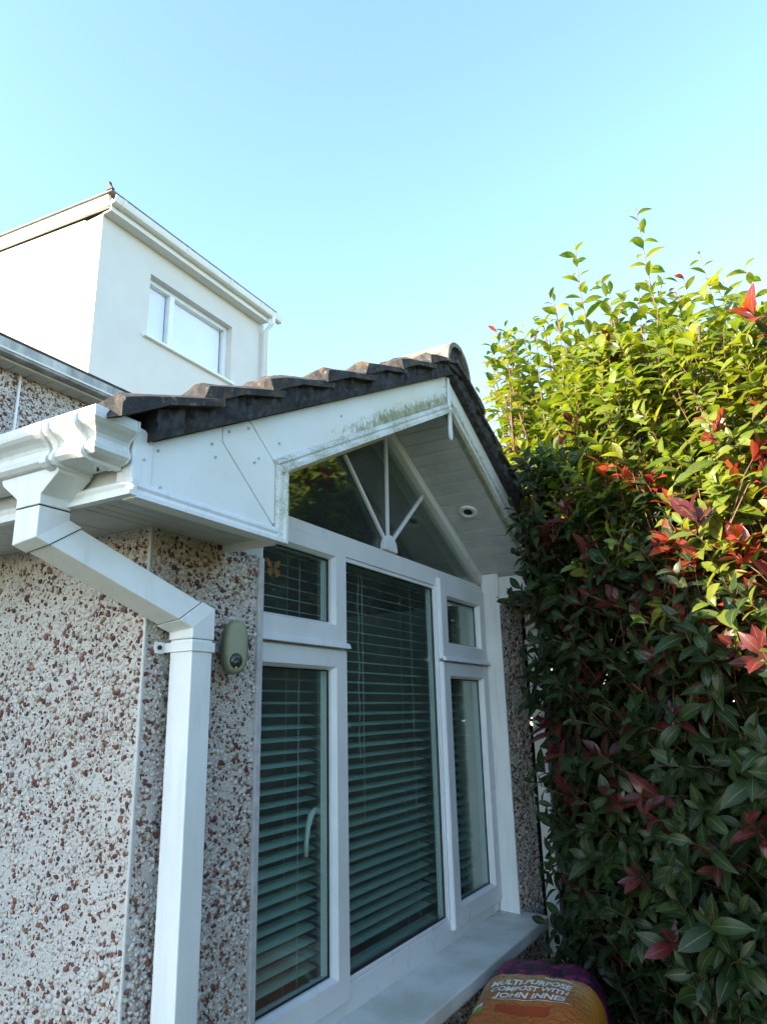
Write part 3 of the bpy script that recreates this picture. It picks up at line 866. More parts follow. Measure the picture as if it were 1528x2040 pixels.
def pebbles(name, pts3, nrm, parent, size, keep=None):
    bald = np.sin(pts3[:, 2] * 23 + 3 * np.sin(pts3[:, 1] * 17)) * np.sin(pts3[:, 0] * 29 + pts3[:, 1] * 21 + 2 * np.sin(pts3[:, 2] * 13)) + 0.6 * np.sin(pts3[:, 2] * 61 + pts3[:, 1] * 47 + pts3[:, 0] * 53)
    pts3 = pts3[rng.random(len(pts3)) > np.clip(bald - 0.55, 0, 1) * 0.75]
    n = len(pts3)
    nrm = np.array(nrm, float)
    t1 = np.cross(nrm, (0, 0, 1.0)); t1 /= np.linalg.norm(t1)
    t2 = np.cross(nrm, t1)
    ang = rng.uniform(0, 2 * np.pi, n)
    a = np.cos(ang)[:, None] * t1 + np.sin(ang)[:, None] * t2
    b = -np.sin(ang)[:, None] * t1 + np.cos(ang)[:, None] * t2
    sz = size * rng.lognormal(0, 0.36, n).clip(.45, 2.1)
    pn = pts3 @ np.array([[3.1, 7.3], [5.7, 2.9], [9.1, 6.3]])
    sz = sz * (1.0 + 0.22 * np.sin(pn[:, 0] * 1.9) * np.sin(pn[:, 1] * 1.3))
    sa = sz * rng.uniform(.9, 1.3, n); sb = sz * rng.uniform(.65, 1.0, n); sn = sz * rng.uniform(.45, .8, n)
    V = ico_v[None] * rng.uniform(.60, 1.28, (n, 12, 1))
    tilt = rng.uniform(-.4, .4, (n, 1, 1))
    nz = V[:, :, 2:3] + tilt * V[:, :, 0:1]
    W_ = (V[:, :, 0:1] * (sa[:, None] * a)[:, None] + V[:, :, 1:2] * (sb[:, None] * b)[:, None] + nz * (sn[:, None] * nrm)[:, None])
    W_ = W_ + (pts3 + nrm * (sn * rng.uniform(-.05, .5, n))[:, None])[:, None]
    off = np.array((0, 0, EYE)) - np.array(ROOT[parent.name])
    W_ = (W_ + off).reshape(-1, 3)
    F_ = (ico_f[None] + (np.arange(n) * 12)[:, None, None]).reshape(-1, 3)
    me = bpy.data.meshes.new(name)
    me.vertices.add(len(W_)); me.vertices.foreach_set('co', W_.ravel())
    me.loops.add(F_.size); me.loops.foreach_set('vertex_index', F_.ravel().astype(np.int32))
    me.polygons.add(len(F_)); me.polygons.foreach_set('loop_start', np.arange(0, F_.size, 3, dtype=np.int32))
    me.update(calc_edges=True)
    me.materials.append(M['pebble'])
    o = bpy.data.objects.new(name, me); col.objects.link(o); o.parent = parent; ROOT[o.name] = ROOT[parent.name]
    tag(o, kind='stuff')
    return o
allp = []
p = pebble_points(1.160, 1.95, -0.95, 0.394, 0.0067)
allp.append((np.stack([np.full(len(p), 1.0625), p[:, 0], p[:, 1]], 1), (-1, 0, 0)))
p = pebble_points(1.070, 1.418, -0.95, 0.394, 0.0068)
allp.append((np.stack([p[:, 0], np.full(len(p), 1.1545), p[:, 1]], 1), (0, -1, 0)))
p = pebble_points(3.195, 3.50, -1.3, 0.488, 0.009)
allp.append((np.stack([p[:, 0], np.full(len(p), 1.1545), p[:, 1]], 1), (0, -1, 0)))
p = pebble_points(2.0, 3.195, -1.25, -0.888, 0.009)
allp.append((np.stack([p[:, 0], np.full(len(p), 1.1545), p[:, 1]], 1), (0, -1, 0)))
for pts3, nrm in allp:
    pebbles('pebbles', pts3, nrm, wall, 0.0038 if len(pts3) > 7000 or nrm[0] else 0.0046)
# the biggest coloured stones as single pieces
pm = []
for k in range(8):
    rr = np.random.default_rng(k)
    V = ico_v * rr.uniform(.75, 1.2, (12, 1)) * np.array([rr.uniform(.9, 1.3), rr.uniform(.65, .95), 0.62])
    me = bpy.data.meshes.new('pebble'); me.from_pydata([tuple(x) for x in V * 0.0049], [], [tuple(int(i) for i in f) for f in ico_f])
    mt = plain('dash_stone_%d' % k, [(0.13, 0.042, 0.035), (0.21, 0.09, 0.06), (0.10, 0.045, 0.05), (0.28, 0.15, 0.08), (0.17, 0.055, 0.04), (0.07, 0.05, 0.055), (0.24, 0.10, 0.06), (0.34, 0.25, 0.14)][k], 0.6, 0.2, 200)
    me.materials.append(mt); pm.append(me)
for k in range(290):
    if k % 3:
        y, z = rng.uniform(1.165, 1.62), rng.uniform(-0.55, 0.37)
        base = Matrix.Translation((1.0605, y, z)) @ Matrix.Rotation(R(-90), 4, 'Y')
    else:
        x, z = rng.uniform(1.075, 1.41), rng.uniform(-0.6, 0.37)
        base = Matrix.Translation((x, 1.1525, z)) @ Matrix.Rotation(R(90), 4, 'X')
    sc_ = rng.uniform(.7, 1.15)
    shared('pebble', pm[k % 8], wall, matrix=base @ Matrix.Rotation(rng.uniform(0, 6.28), 4, 'Z') @ Matrix.Rotation(rng.uniform(-.35, .35), 4, 'X') @ Matrix.Scale(sc_, 4))

# ---------------------------------------------------------------- blinds behind the glass
def blind(x0, x1, ztop, zbot, label, yc=1.338):
    t = thing('venetian_blind', ((x0 + x1) / 2, yc, zbot), label, 'blind', 'venetian blinds behind the gable window')
    wd, ang = 0.0215, R(13)
    prof = []
    for s_ in (-1, -.5, 0, .5, 1):
        a = s_ * wd
        crown = 0.0022 * (1 - s_ * s_)
        prof.append((a * math.cos(ang) - crown * math.sin(ang), a * math.sin(ang) + crown * math.cos(ang)))
    sec = prof + [(p_[0], p_[1] - 0.0004) for p_ in reversed(prof)]
    mb = MB(); mb.prism(sec, 'x', -(x1 - x0) / 2, (x1 - x0) / 2)
    me = bpy.data.meshes.new('slat'); me.from_pydata(mb.v, [], mb.f); me.materials.append(M['slat'])
    n = int((ztop - zbot - 0.06) / 0.0346)
    for i in range(n):
        z = ztop - 0.045 - i * 0.0346
        mt_ = Matrix.Translation(((x0 + x1) / 2 + random.uniform(-.001, .001), yc, z)) @ Matrix.Rotation(R(random.gauss(0, 1.8)), 4, 'X') @ Matrix.Rotation(R(random.gauss(0, .13)), 4, 'Y')
        shared('slat', me, t, matrix=mt_)
    MB().box(x0, x1, yc - 0.022, yc + 0.022, ztop - 0.028, ztop).build('headrail', 'slat', t, 0.002)
    MB().box(x0, x1, yc - 0.02, yc + 0.02, zbot, zbot + 0.014).build('bottom_rail', 'slat', t, 0.003)
    for xc in (x0 + 0.12, x1 - 0.10):
        for y in (yc - 0.0235, yc + 0.0235):
            MB().tube([(xc, y, ztop - 0.03), (xc, y, zbot + 0.01)], 0.0009, 5).build('ladder_cord', 'cord', t)
    return t
blind(1.50, 1.925, 0.53, -0.755, 'pale green venetian blind behind the narrow light beside the downpipe')
bm_ = blind(1.945, 2.685, 0.53, -0.755, 'pale green venetian blind behind the wide middle pane')
pts = [(2.16 + 0.004 * math.sin(k * 1.3), 1.303, 0.48 - k * 0.03) for k in range(22)]
MB().tube(pts, 0.0011, 5).build('pull_cord', 'cord', bm_)
MB().tube([(2.185, 1.302, 0.48), (2.186, 1.302, 0.1), (2.184, 1.302, -0.34)], 0.0011, 5).build('pull_cord', 'cord', bm_)
blind(2.70, 3.14, 0.53, -0.755, 'shadowed venetian blind behind the narrow light nearest the bush')

# butterfly ornament on the inside of the upper left pane
bf = thing('butterfly_ornament', (1.625, 1.263, 0.385), 'small orange butterfly stuck inside the small upper left window pane', 'ornament')
def wing(sgn, up):
    o_ = [(0, .002), (.008, .016), (.020, .026), (.029, .027), (.031, .020), (.026, .008), (.016, .001)] if up else [(0, 0), (.014, -.001), (.024, -.004), (.026, -.012), (.020, -.022), (.012, -.026), (.004, -.014)]
    return [(1.6255 + sgn * (0.0015 + x), 0.409 + z) for x, z in o_]
for sgn in (-1, 1):
    for up in (True, False):
        y = 1.262 + (0.002 if up else 0.0)
        MB().prism(wing(sgn, up), 'y', y, y + 0.0012).build('wing', 'butterfly', bf)
MB().tube([(1.6255, 1.263, 0.38), (1.6255, 1.263, 0.43)], 0.0025, 6).build('body', 'dark', bf)

# ---------------------------------------------------------------- security camera
sec = thing('security_camera', (1.282, 1.105, 0.088), 'sage green rounded security camera fixed to the pebbledash beside the window', 'camera')
def superr(cx, cz, hw, hh, y, n=32, e=3.2):
    out = []
    for k in range(n):
        t = 2 * math.pi * k / n
        c, s_ = math.cos(t), math.sin(t)
        out.append((cx + hw * math.copysign(abs(c) ** (2 / e), c), y, cz + hh * math.copysign(abs(s_) ** (2 / e), s_)))
    return out
cx, cz = 1.282, 0.151
bd = MB()
bd.loft([superr(cx, cz, a * 0.0285, b_ * 0.060, y, 32, 2.7) for y, a, b_ in ((1.135, .82, .90), (1.130, .95, .97), (1.115, 1.0, 1.0), (1.090, 1.0, 1.0), (1.078, .97, .985), (1.070, .88, .94), (1.066, .72, .86), (1.0645, .4, .6))])
bd.build('camera_cover', 'sage', sec, 0, True)
MB().loft([superr(cx, cz + .005, 0.018, 0.022, y, 16, 2) for y in (1.134, 1.152)]).build('wall_mount', 'black', sec)
lz = cz - 0.036
ln = MB(); ln.loft([superr(cx - .001, lz + .004, a * .0135, a * .0165, y, 24, 2.0) for y, a in ((1.075, 1.0), (1.0625, 1.0), (1.0605, .9), (1.0600, .5))])
lens = ln.build('lens_housing', 'black', sec, 0, True)
MB().loft([superr(cx - .001, lz, a * .007, a * .007, y, 20, 2.0) for y, a in ((1.062, 1.0), (1.0585, 1.0), (1.0575, .6), (1.0572, .1))]).build('lens', 'lens', lens, 0, True)
rg = MB(); rg.loft([superr(cx - .001, lz, a, a, y, 24, 2.0) for y, a in ((1.0598, .0083), (1.0585, .0083), (1.0585, .0072), (1.0598, .0072))], cap=False); rg.build('lens_ring', 'black', lens)
MB().loft([superr(cx - .001, lz - .011, a * .0018, a * .0018, y, 10, 2.0) for y, a in ((1.0615, 1), (1.0598, 1), (1.0594, .4))]).build('sensor_dot', 'silver', lens)

sec.rotation_euler.z = R(-40)

# ---------------------------------------------------------------- pebbledash house behind, left
mh = thing('pebbledash_house', (0.0, 4.0, -1.6), 'pebbledash house wall with weathered grey eaves gutter behind the white gutter', 'house')
hw_ = MB().box(-4.0, 1.055, 3.10, 3.3, -1.6, 1.66).box(1.055, 4.4, 3.1005, 3.3, -1.6, 1.66)
hwall = hw_.build('wall', 'pebblewall', mh)
p = pebble_points(1.2, 2.75, 0.95, 1.64, 0.0115)
allq = np.stack([p[:, 0], np.full(len(p), 3.0995), p[:, 1]], 1)
pebbles('pebbles', allq, (0, -1, 0), hwall, 0.0058)
MB().box(1.945, 1.957, 3.088, 3.099, 0.3, 1.64).build('cable_trunking', 'upvc', mh, 0.002)
MB().box(-4.0, 2.86, 3.0, 3.018, 1.638, 1.72).build('fascia', 'cream_fascia', mh, 0.002)
es = MB().box(-4.0, 2.86, 3.018, 3.098, 1.6445, 1.648).build('eaves_soffit', 'dark', mh)
for k in range(19):
    x0 = 1.0 + k * 0.098
    MB().box(x0, x0 + 0.094, 3.0185, 3.0985, 1.640, 1.644).build('soffit_board', 'cream_fascia', es, 0.001, seg=1)
og = MB()
gq = [(3.0 - u, 1.650 + z) for u, z in ((0.0, 0.0), (0.03, -0.004), (0.046, 0.0), (0.050, 0.008), (0.047, 0.014), (0.051, 0.020), (0.056, 0.064), (0.052, 0.066), (0.046, 0.022), (0.0, 0.006))]
og.prism(gq, 'x', -4.0, 2.90)
mg = og.build('gutter', 'oldgutter', mh)
og = MB(); og.prism([(3.0 - u, 1.650 + z) for u, z in ((0.0525, 0.010), (0.0565, 0.010), (0.0585, 0.018), (0.054, 0.018))], 'x', -4.0, 2.895); og.build('gutter_bead', 'fascia_cream2', mg)
MB().prism([(2.97, 1.745), (3.0, 1.722), (7.0, 4.07), (7.0, 4.11)], 'x', -4.0, 4.4).build('roof', 'slate', mh)
MB().prism([(7.0, 4.07), (7.0, 4.11), (10.5, 2.1), (10.5, 2.05)], 'x', -4.0, 4.4).build('roof', 'slate', mh)
wd_ = thing('gutter_weed', (2.735, 2.97, 1.70), 'tiny yellow green weed sprouting from the weathered grey gutter', 'plant')
for k in range(7):
    a = random.uniform(0, 6.28); b_ = Vector((2.735 + random.uniform(-.02, .02), 2.97, 1.70))
    e = b_ + Vector((0.03 * math.cos(a), 0.02 * math.sin(a), random.uniform(.04, .10)))
    sd = Vector((0.008, 0.0, 0.003))
    mid = (b_ + e) / 2 + Vector((0, 0, .01))
    MB().loft([[b_ - sd * .2, b_ + sd * .2, b_ + Vector((0, .0008, 0))], [mid - sd, mid + sd, mid + Vector((0, .0012, 0))], [e - sd * .1, e + sd * .1, e + Vector((0, .0004, 0))]]).build('leaf', 'leaf_y', wd_)

# ---------------------------------------------------------------- rendered upper storey
us = thing('rendered_upper_storey', (6.0, 8.0, 1.0), 'cream rendered upper storey with wide two-pane window and sunlit side wall', 'building')
YD = 6.0
X0, X1, Zb, Zt = 4.52, 7.28, 1.0, 5.50
wx0, wx1, wz0, wz1 = 5.255, 6.72, 4.315, 5.145
u = MB()
u.box(X0, wx0, YD, YD + 0.3, Zb, Zt).box(wx1, X1, YD, YD + 0.3, Zb, Zt).box(wx0, wx1, YD, YD + 0.3, Zb, wz0).box(wx0, wx1, YD, YD + 0.3, wz1, Zt)
u.prism([(YD + 0.3, Zb), (10.0, Zb), (10.0, Zt + 0.4), (YD + 0.3, Zt + 0.03)], 'x', X0, X0 + 0.3)
u.prism([(YD + 0.3, Zb), (10.0, Zb), (10.0, Zt + 0.4), (YD + 0.3, Zt + 0.03)], 'x', X1 - 0.3, X1)
u.box(X0 + 0.3, X1 - 0.3, 9.7, 10.0, Zb, Zt + 0.3)
u.build('wall', 'cream', us)
# front eaves: fascia, soffit, gutter
MB().box(X0 - 0.01, X1 + 0.06, YD - 0.14, YD - 0.115, Zt - 0.02, Zt + 0.14).build('fascia', 'fascia_cream2', us, 0.004)
MB().box(X0 - 0.008, X1 + 0.05, YD - 0.115, YD - 0.002, Zt - 0.018, Zt - 0.002).build('soffit', 'fascia_cream2', us)
u = MB(); gq = [(YD - 0.141 - a, Zt + 0.05 + b_) for a, b_ in ((0, 0), (0.05, -0.005), (0.075, 0.01), (0.085, 0.04), (0.095, 0.085), (0.088, 0.085), (0.07, 0.02), (0, 0.012))]
u.prism(gq, 'x', X0 - 0.03, X1 + 0.25); ug = u.build('gutter', 'fascia_cream2', us)
u = MB(); u.prism([(YD - 0.141, Zt + 0.045), (YD - 0.141, Zt + 0.135), (YD - 0.236, Zt + 0.135), (YD - 0.216, Zt + 0.05)], 'x', X1 + 0.25, X1 + 0.258); u.build('stop_end', 'fascia_cream2', ug)
for x in (X0 + 0.08, 5.6, 6.4, 7.05):
    MB().prism([(a - 0.006, b_ - 0.006) if b_ < Zt + .1 else (a - .006, b_) for a, b_ in gq[:5]] + [(YD - 0.145, Zt + 0.135)], 'x', x, x + 0.04).build('gutter_union', 'fascia_cream2', ug)
# downpipe on the front face, right
u = MB(); u.tube([(7.36, YD - 0.19, Zt + 0.06), (7.36, YD - 0.19, Zt - 0.03), (7.38, YD - 0.05, Zt - 0.12), (7.38, YD - 0.05, Zb)], 0.038, 12)
up_ = u.build('downpipe', 'pipe', us, smooth=True)
MB().box(7.33, 7.43, YD - 0.10, YD + 0.04, 4.60, 4.63).build('pipe_clip', 'pipe', up_)
MB().box(X1, X1 + 0.14, YD + 0.02, YD + 0.25, Zb, Zt + 0.02).build('wall', 'cream', us)
# side verge board, roof sheet, hip end
def vz(y): return 5.70 + (y - 6.0) * 0.0975
u = MB(); u.prism([(YD - 0.112, vz(YD - 0.112) - 0.165), (10.0, vz(10) - 0.165), (10.0, vz(10) - 0.01), (YD - 0.112, vz(YD - .112) - 0.01)], 'x', X0 - 0.045, X0 - 0.004); u.build('verge_board', 'fascia_cream2', us)
u = MB(); u.prism([(YD - 0.20, vz(YD - 0.2) - 0.009), (10.05, vz(10.05) - 0.009), (10.05, vz(10.05) + 0.014), (YD - 0.20, vz(YD - .2) + 0.012)], 'x', X0 - 0.07, X1 + 0.16); u.build('roof', 'slate', us)
u = MB(); u.prism([(YD - 0.21, 5.70), (YD - 0.11, 5.71), (YD - 0.11, 5.74), (YD - 0.135, 5.78), (YD - 0.145, 5.82), (YD - 0.155, 5.78)], 'x', X0 - 0.075, X0 - 0.035); u.build('flashing', 'lead', us)
# window
fy = YD + 0.09
u = MB()
u.box(wx0, wx0 + 0.06, fy, fy + 0.07, wz0, wz1).box(wx1 - 0.06, wx1, fy, fy + 0.07, wz0, wz1).box(wx0 + .06, wx1 - .06, fy, fy + 0.07, wz0, wz0 + 0.055).box(wx0 + .06, wx1 - .06, fy, fy + 0.07, wz1 - 0.055, wz1)
uw = u.build('window', 'frame', us, 0.004)
MB().box(5.66, 5.74, fy - 0.002, fy + 0.072, wz0 + .055, wz1 - .055).build('mullion', 'frame', uw, 0.004)
for a, b_ in ((wx0 + .06, 5.66), (5.74, wx1 - .06)):
    MB().box(a, b_, fy + 0.025, fy + 0.033, wz0 + .055, wz1 - .055).build('pane', 'farglass', uw)
    MB().box(a + .01, b_ - .01, fy + 0.075, fy + 0.08, wz0 + .02, wz1 - .02).build('roller_blind', 'netblind', uw)
MB().box(wx0 - 0.06, wx1 + 0.03, YD - 0.05, fy, wz0 - 0.035, wz0 - 0.002).build('sill', 'frame', uw, 0.006)

# ---------------------------------------------------------------- compost bag on a potting table
tb = thing('potting_table', (2.27, 0.80, -1.6), 'low weathered wooden table under the compost bag', 'table')
for k in range(4):
    MB().box(1.95, 2.62, 0.615 + k * 0.095, 0.615 + k * 0.095 + 0.09, -1.002, -0.975).build('table_plank', 'wood', tb, 0.003)
for x in (1.99, 2.54):
    for y in (0.63, 0.94):
        MB().box(x, x + 0.045, y, y + 0.045, -1.6, -1.003).build('leg', 'wood', tb, 0.003)

bag = thing('compost_bag', (2.27, 0.80, -0.975), 'orange and magenta printed plastic compost bag lying by the window sill', 'bag')
bx = Vector((0.985, 0.17, 0)).normalized()      # length, towards the sill end
by = Vector((0.17, -0.985, 0)).normalized()     # width, away from the wall
bc = Vector((2.275, 0.805, -0.972))
BL, BW, BH = 0.68, 0.40, 0.150
def bag_pt(a, b_, off=0.0):
    """a in -1..1 across the width, b_ in -1..1 along the length; upper skin"""
    ea, eb = max(0, 1 - abs(a) ** 5.0), max(0, 1 - abs(b_) ** 7.0)
    h = BH * (ea ** 0.38) * (eb ** 0.30)
    wr = 0.006 * math.sin(7 * a + 2 + 3 * math.sin(3 * a)) * max(0, b_ - .45) * 2 * ea + 0.004 * math.sin(31 * a + 5 * b_) * max(0, b_ - .5) * ea + 0.003 * math.sin(5 * a + 4 * b_) * ea + 0.0025 * math.sin(9 * b_ + 3 * a * a + 1) * ea * eb + 0.0015 * math.sin(17 * a - 11 * b_) * ea * eb
    edge = 1 - 0.05 * abs(b_) ** 6
    p_ = bc + bx * (b_ * BL / 2 * (1 - 0.04 * abs(a) ** 6)) + by * (a * BW / 2 * edge)
    p_.z += 0.02 + h * 0.80 + wr + off + 0.045 * (b_ + 0.3) * ea * eb ** 0.2
    return p_
def bag_mat():
    mt, nt, b = nodes_of('printed_compost_film')
    uv = nt.nodes.new('ShaderNodeUVMap'); uv.uv_map = 'UVMap'
    sx = nt.nodes.new('ShaderNodeSeparateXYZ'); nt.links.new(uv.outputs[0], sx.inputs[0])
    n1 = noise(nt, mapping(nt, uv.outputs[0], (4, 5, 1)), 2.0, 5, 0.7)
    v = math_n(nt, 'ADD', sx.outputs[1], math_n(nt, 'MULTIPLY', math_n(nt, 'SUBTRACT', n1, 0.5), 0.05))
    c = ramp(nt, v, [(0.0, (0.44, 0.11, 0.018)), (0.45, (0.46, 0.13, 0.022)), (0.60, (0.43, 0.17, 0.045)), (0.66, (0.42, 0.24, 0.10)), (0.735, (0.40, 0.22, 0.09)), (0.745, (0.15, 0.012, 0.05)), (1.0, (0.12, 0.01, 0.05))])
    fl = nt.nodes.new('ShaderNodeTexVoronoi'); fl.inputs['Scale'].default_value = 11
    nt.links.new(mapping(nt, uv.outputs[0], (1.0, 1.8, 1)), fl.inputs['Vector'])
    fc = ramp(nt, fl.outputs['Distance'], [(0.0, (0.55, 0.30, 0.33)), (0.09, (0.26, 0.02, 0.10)), (0.35, (0.15, 0.01, 0.06)), (0.6, (0.035, 0.008, 0.03))])
    top = math_n(nt, 'GREATER_THAN', v, 0.74)
    c = mix_c(nt, top, c, fc)
    rx = ramp(nt, sx.outputs[0], [(0.80, (0, 0, 0)), (0.95, (1, 1, 1))])
    c = mix_c(nt, math_n(nt, 'MULTIPLY', rx, math_n(nt, 'LESS_THAN', v, 0.74)), c, (0.55, 0.20, 0.02))
    setc(nt, b, c)
    b.inputs['Roughness'].default_value = 0.33
    bump(nt, b, noise(nt, mapping(nt, uv.outputs[0], (5, 9, 1), rot=(0, 0, 0.5)), 4, 6, 0.65), 0.7, 0.03)
    return mt
NA, NB = 34, 50
bv, bfc, buv = [], [], []
for j in range(NB + 1):
    for i in range(NA + 1):
        bv.append(bag_pt(-1 + 2 * i / NA, -1 + 2 * j / NB)); buv.append((i / NA, j / NB))
nt_ = len(bv)
for j in range(NB + 1):
    for i in range(NA + 1):
        a, b_ = -1 + 2 * i / NA, -1 + 2 * j / NB
        q_ = bag_pt(a, b_); q_.z = bc.z + 0.0005 + 0.022 * max(abs(a) ** 8, abs(b_) ** 8)
        q_.z = min(q_.z, bag_pt(a, b_).z - 0.001)
        bv.append(q_); buv.append((i / NA, j / NB))
W1 = NA + 1
for j in range(NB):
    for i in range(NA):
        a = j * W1 + i
        bfc.append((a, a + 1, a + 1 + W1, a + W1))
        bfc.append((nt_ + a, nt_ + a + W1, nt_ + a + 1 + W1, nt_ + a + 1))
for j in range(NB):
    for i in (0, NA):
        a = j * W1 + i
        bfc.append((a, a + W1, nt_ + a + W1, nt_ + a) if i == 0 else (a, nt_ + a, nt_ + a + W1, a + W1))
for i in range(NA):
    for j in (0, NB):
        a = j * W1 + i
        bfc.append((a, nt_ + a, nt_ + a + 1, a + 1) if j == 0 else (a, a + 1, nt_ + a + 1, nt_ + a))
bb_ = MB().add(bv, bfc)
bo = bb_.build('bag_film', bag_mat(), bag, 0, True)
uvl = bo.data.uv_layers.new(name='UVMap')
uvs = []
for lp in bo.data.loops:
    uvs += buv[lp.vertex_index]
uvl.data.foreach_set('uv', uvs)

def print_text(txt, size, a0, b0, mat, shear=0.18, bold=0.03, name='printed_text', sx=1.0):
    cu = bpy.data.curves.new('txt', 'FONT'); cu.body = txt; cu.size = 1.0; cu.offset = bold; cu.shear = shear; cu.space_line = 0.85; cu.resolution_u = 3
    ob = bpy.data.objects.new('txt', cu); col.objects.link(ob)
    dg = bpy.context.evaluated_depsgraph_get(); dg.update()
    me0 = bpy.data.meshes.new_from_object(ob.evaluated_get(dg))
    bpy.data.objects.remove(ob)
    import bmesh
    bm = bmesh.new(); bm.from_mesh(me0)
    bmesh.ops.triangulate(bm, faces=bm.faces)
    me0_v = [v.co.copy() for v in bm.verts]; fs = [tuple(v.index for v in f.verts) for f in bm.faces]
    bm.free(); bpy.data.meshes.remove(me0)
    out = MB()
    vv = []
    for c in me0_v:
        a = a0 + c.x * size * sx / (BW / 2); b_ = b0 + c.y * size / (BL / 2)
        vv.append(bag_pt(a, b_, 0.0022))
    out.add(vv, fs)
    return out.build(name, mat, bag)
pw_ = plain('white_print_ink', (0.80, 0.78, 0.72), 0.4, 0.03)
pr_ = plain('brick_red_print_ink', (0.36, 0.05, 0.012), 0.4, 0.1)
pg_ = plain('green_print_ink', (0.20, 0.30, 0.03), 0.4, 0.2)
print_text('MULTI-PURPOSE', 0.040, -0.70, 0.285, pw_, sx=0.82)
print_text('COMPOST WITH', 0.040, -0.68, 0.165, pw_, sx=0.76)
print_text('JOHN INNES', 0.040, -0.56, 0.045, pw_, sx=0.9)
print_text('60L', 0.040, 0.36, -0.36, pw_)
def patch(a0, a1, b0, b1, mat, name):
    s_ = MB(); vv = []; ff = []
    for j in range(5):
        for i in range(13):
            vv.append(bag_pt(a0 + (a1 - a0) * i / 12, b0 + (b1 - b0) * j / 4, 0.0016))
    for j in range(4):
        for i in range(12):
            a = j * 13 + i; ff.append((a, a + 1, a + 14, a + 13))
    s_.add(vv, ff); return s_.build(name, mat, bag)
patch(-0.5, 0.26, -0.19, -0.07, pr_, 'printed_panel')
patch(-0.60, 0.55, 0.012, 0.020, pw_, 'printed_line')
patch(0.10, 0.50, 0.425, 0.437, pw_, 'printed_line')
patch(-0.92, -0.68, -0.20, -0.12, pg_, 'printed_logo')
patch(-0.86, -0.70, -0.11, -0.04, pw_, 'printed_logo')

# ---------------------------------------------------------------- photinia bush
bush = thing('photinia_bush', (3.3, -0.1, -1.6), 'tall leafy bush with green leaves and red new shoots', 'bush')
NLV = 5
def leaf_template(wid, droop, fold):
    v = []
    ts = np.linspace(0, 1, NLV + 1)
    shape = [0.05, 0.62, 0.97, 1.0, 0.66, 0.0]
    for t, s_ in zip(ts, shape):
        z = -droop * t * t
        y = t * math.sqrt(max(0.2, 1 - (droop * t) ** 2 * 0.5))
        v.append((-wid * s_, y, z + fold * s_ * wid)); v.append((0, y, z)); v.append((wid * s_, y, z + fold * s_ * wid))
    f = []
    for k in range(NLV):
        a = 3 * k
        f += [(a, a + 1, a + 4, a + 3), (a + 1, a + 2, a + 5, a + 4)]
    return np.array(v), np.array(f)
TEMPL = [leaf_template(.20, .26, .34), leaf_template(.225, .50, .26), leaf_template(.19, .10, .50), leaf_template(.235, .36, .15), leaf_template(.21, .68, .42), leaf_template(.18, -.12, .6)]

PLAN = [(3.02, 0.93), (2.72, 0.62), (2.48, 0.30), (2.30, -0.05), (2.14, -0.45), (1.75, -0.98), (1.15, -1.5), (0.3, -1.85), (-0.9, -2.05), (-1.1, -2.75), (1.0, -2.9), (3.6, -2.6), (4.4, -0.9), (4.5, 0.9), (4.3, 1.6), (3.75, 1.6), (3.72, 0.95), (3.3, 0.95)]  # the stretch curving behind the camera is added to shade the lower wall
PL = np.array(PLAN)
def inside(px, py):
    n = len(PL); c = np.zeros(len(px), bool)
    for i in range(n):
        x1, y1 = PL[i]; x2, y2 = PL[(i + 1) % n]
        cond = ((y1 > py) != (y2 > py)) & (px < (x2 - x1) * (py - y1) / (y2 - y1 + 1e-12) + x1)
        c ^= cond
    return c
def edge_dist(px, py):
    d = np.full(len(px), 9.0)
    for i in range(len(PL)):
        a = PL[i]; b_ = PL[(i + 1) % len(PL)]
        e = b_ - a; t = ((px - a[0]) * e[0] + (py - a[1]) * e[1]) / (e @ e)
        t = np.clip(t, 0, 1)
        d = np.minimum(d, np.hypot(px - a[0] - t * e[0], py - a[1] - t * e[1]))
    return d
PC = np.array([3.35, 0.0])
def lump(x, y, z):
    return 0.5 * np.sin(3.1 * x + 1.7 * y) * np.sin(2.7 * y + 2.3 * z + 1) + 0.5 * np.sin(5.3 * z + 2.1 * x) * np.sin(4.1 * y - 3.3 * x)
def hull(px, py, pz):
    """signed depth below the crown's surface (positive inside)"""
    # the crown draws in above z = 0.55
    ins = inside(px, py)
    d = edge_dist(px, py) * np.where(ins, 1, -1) - np.clip(pz - 0.55, 0, 3) * 0.25
    top = 1.31 + 0.40 * np.clip(py, -0.6, 1.15) - 0.45 * np.clip(-0.75 - py, 0, 0.9) - pz + 0.08 * np.sin(4 * px) * np.cos(3.3 * py)
    # low part thins out towards the ground
    bot = pz + 1.5
    return np.minimum(np.minimum(d, top), bot) + 0.07 * lump(px, py, pz)

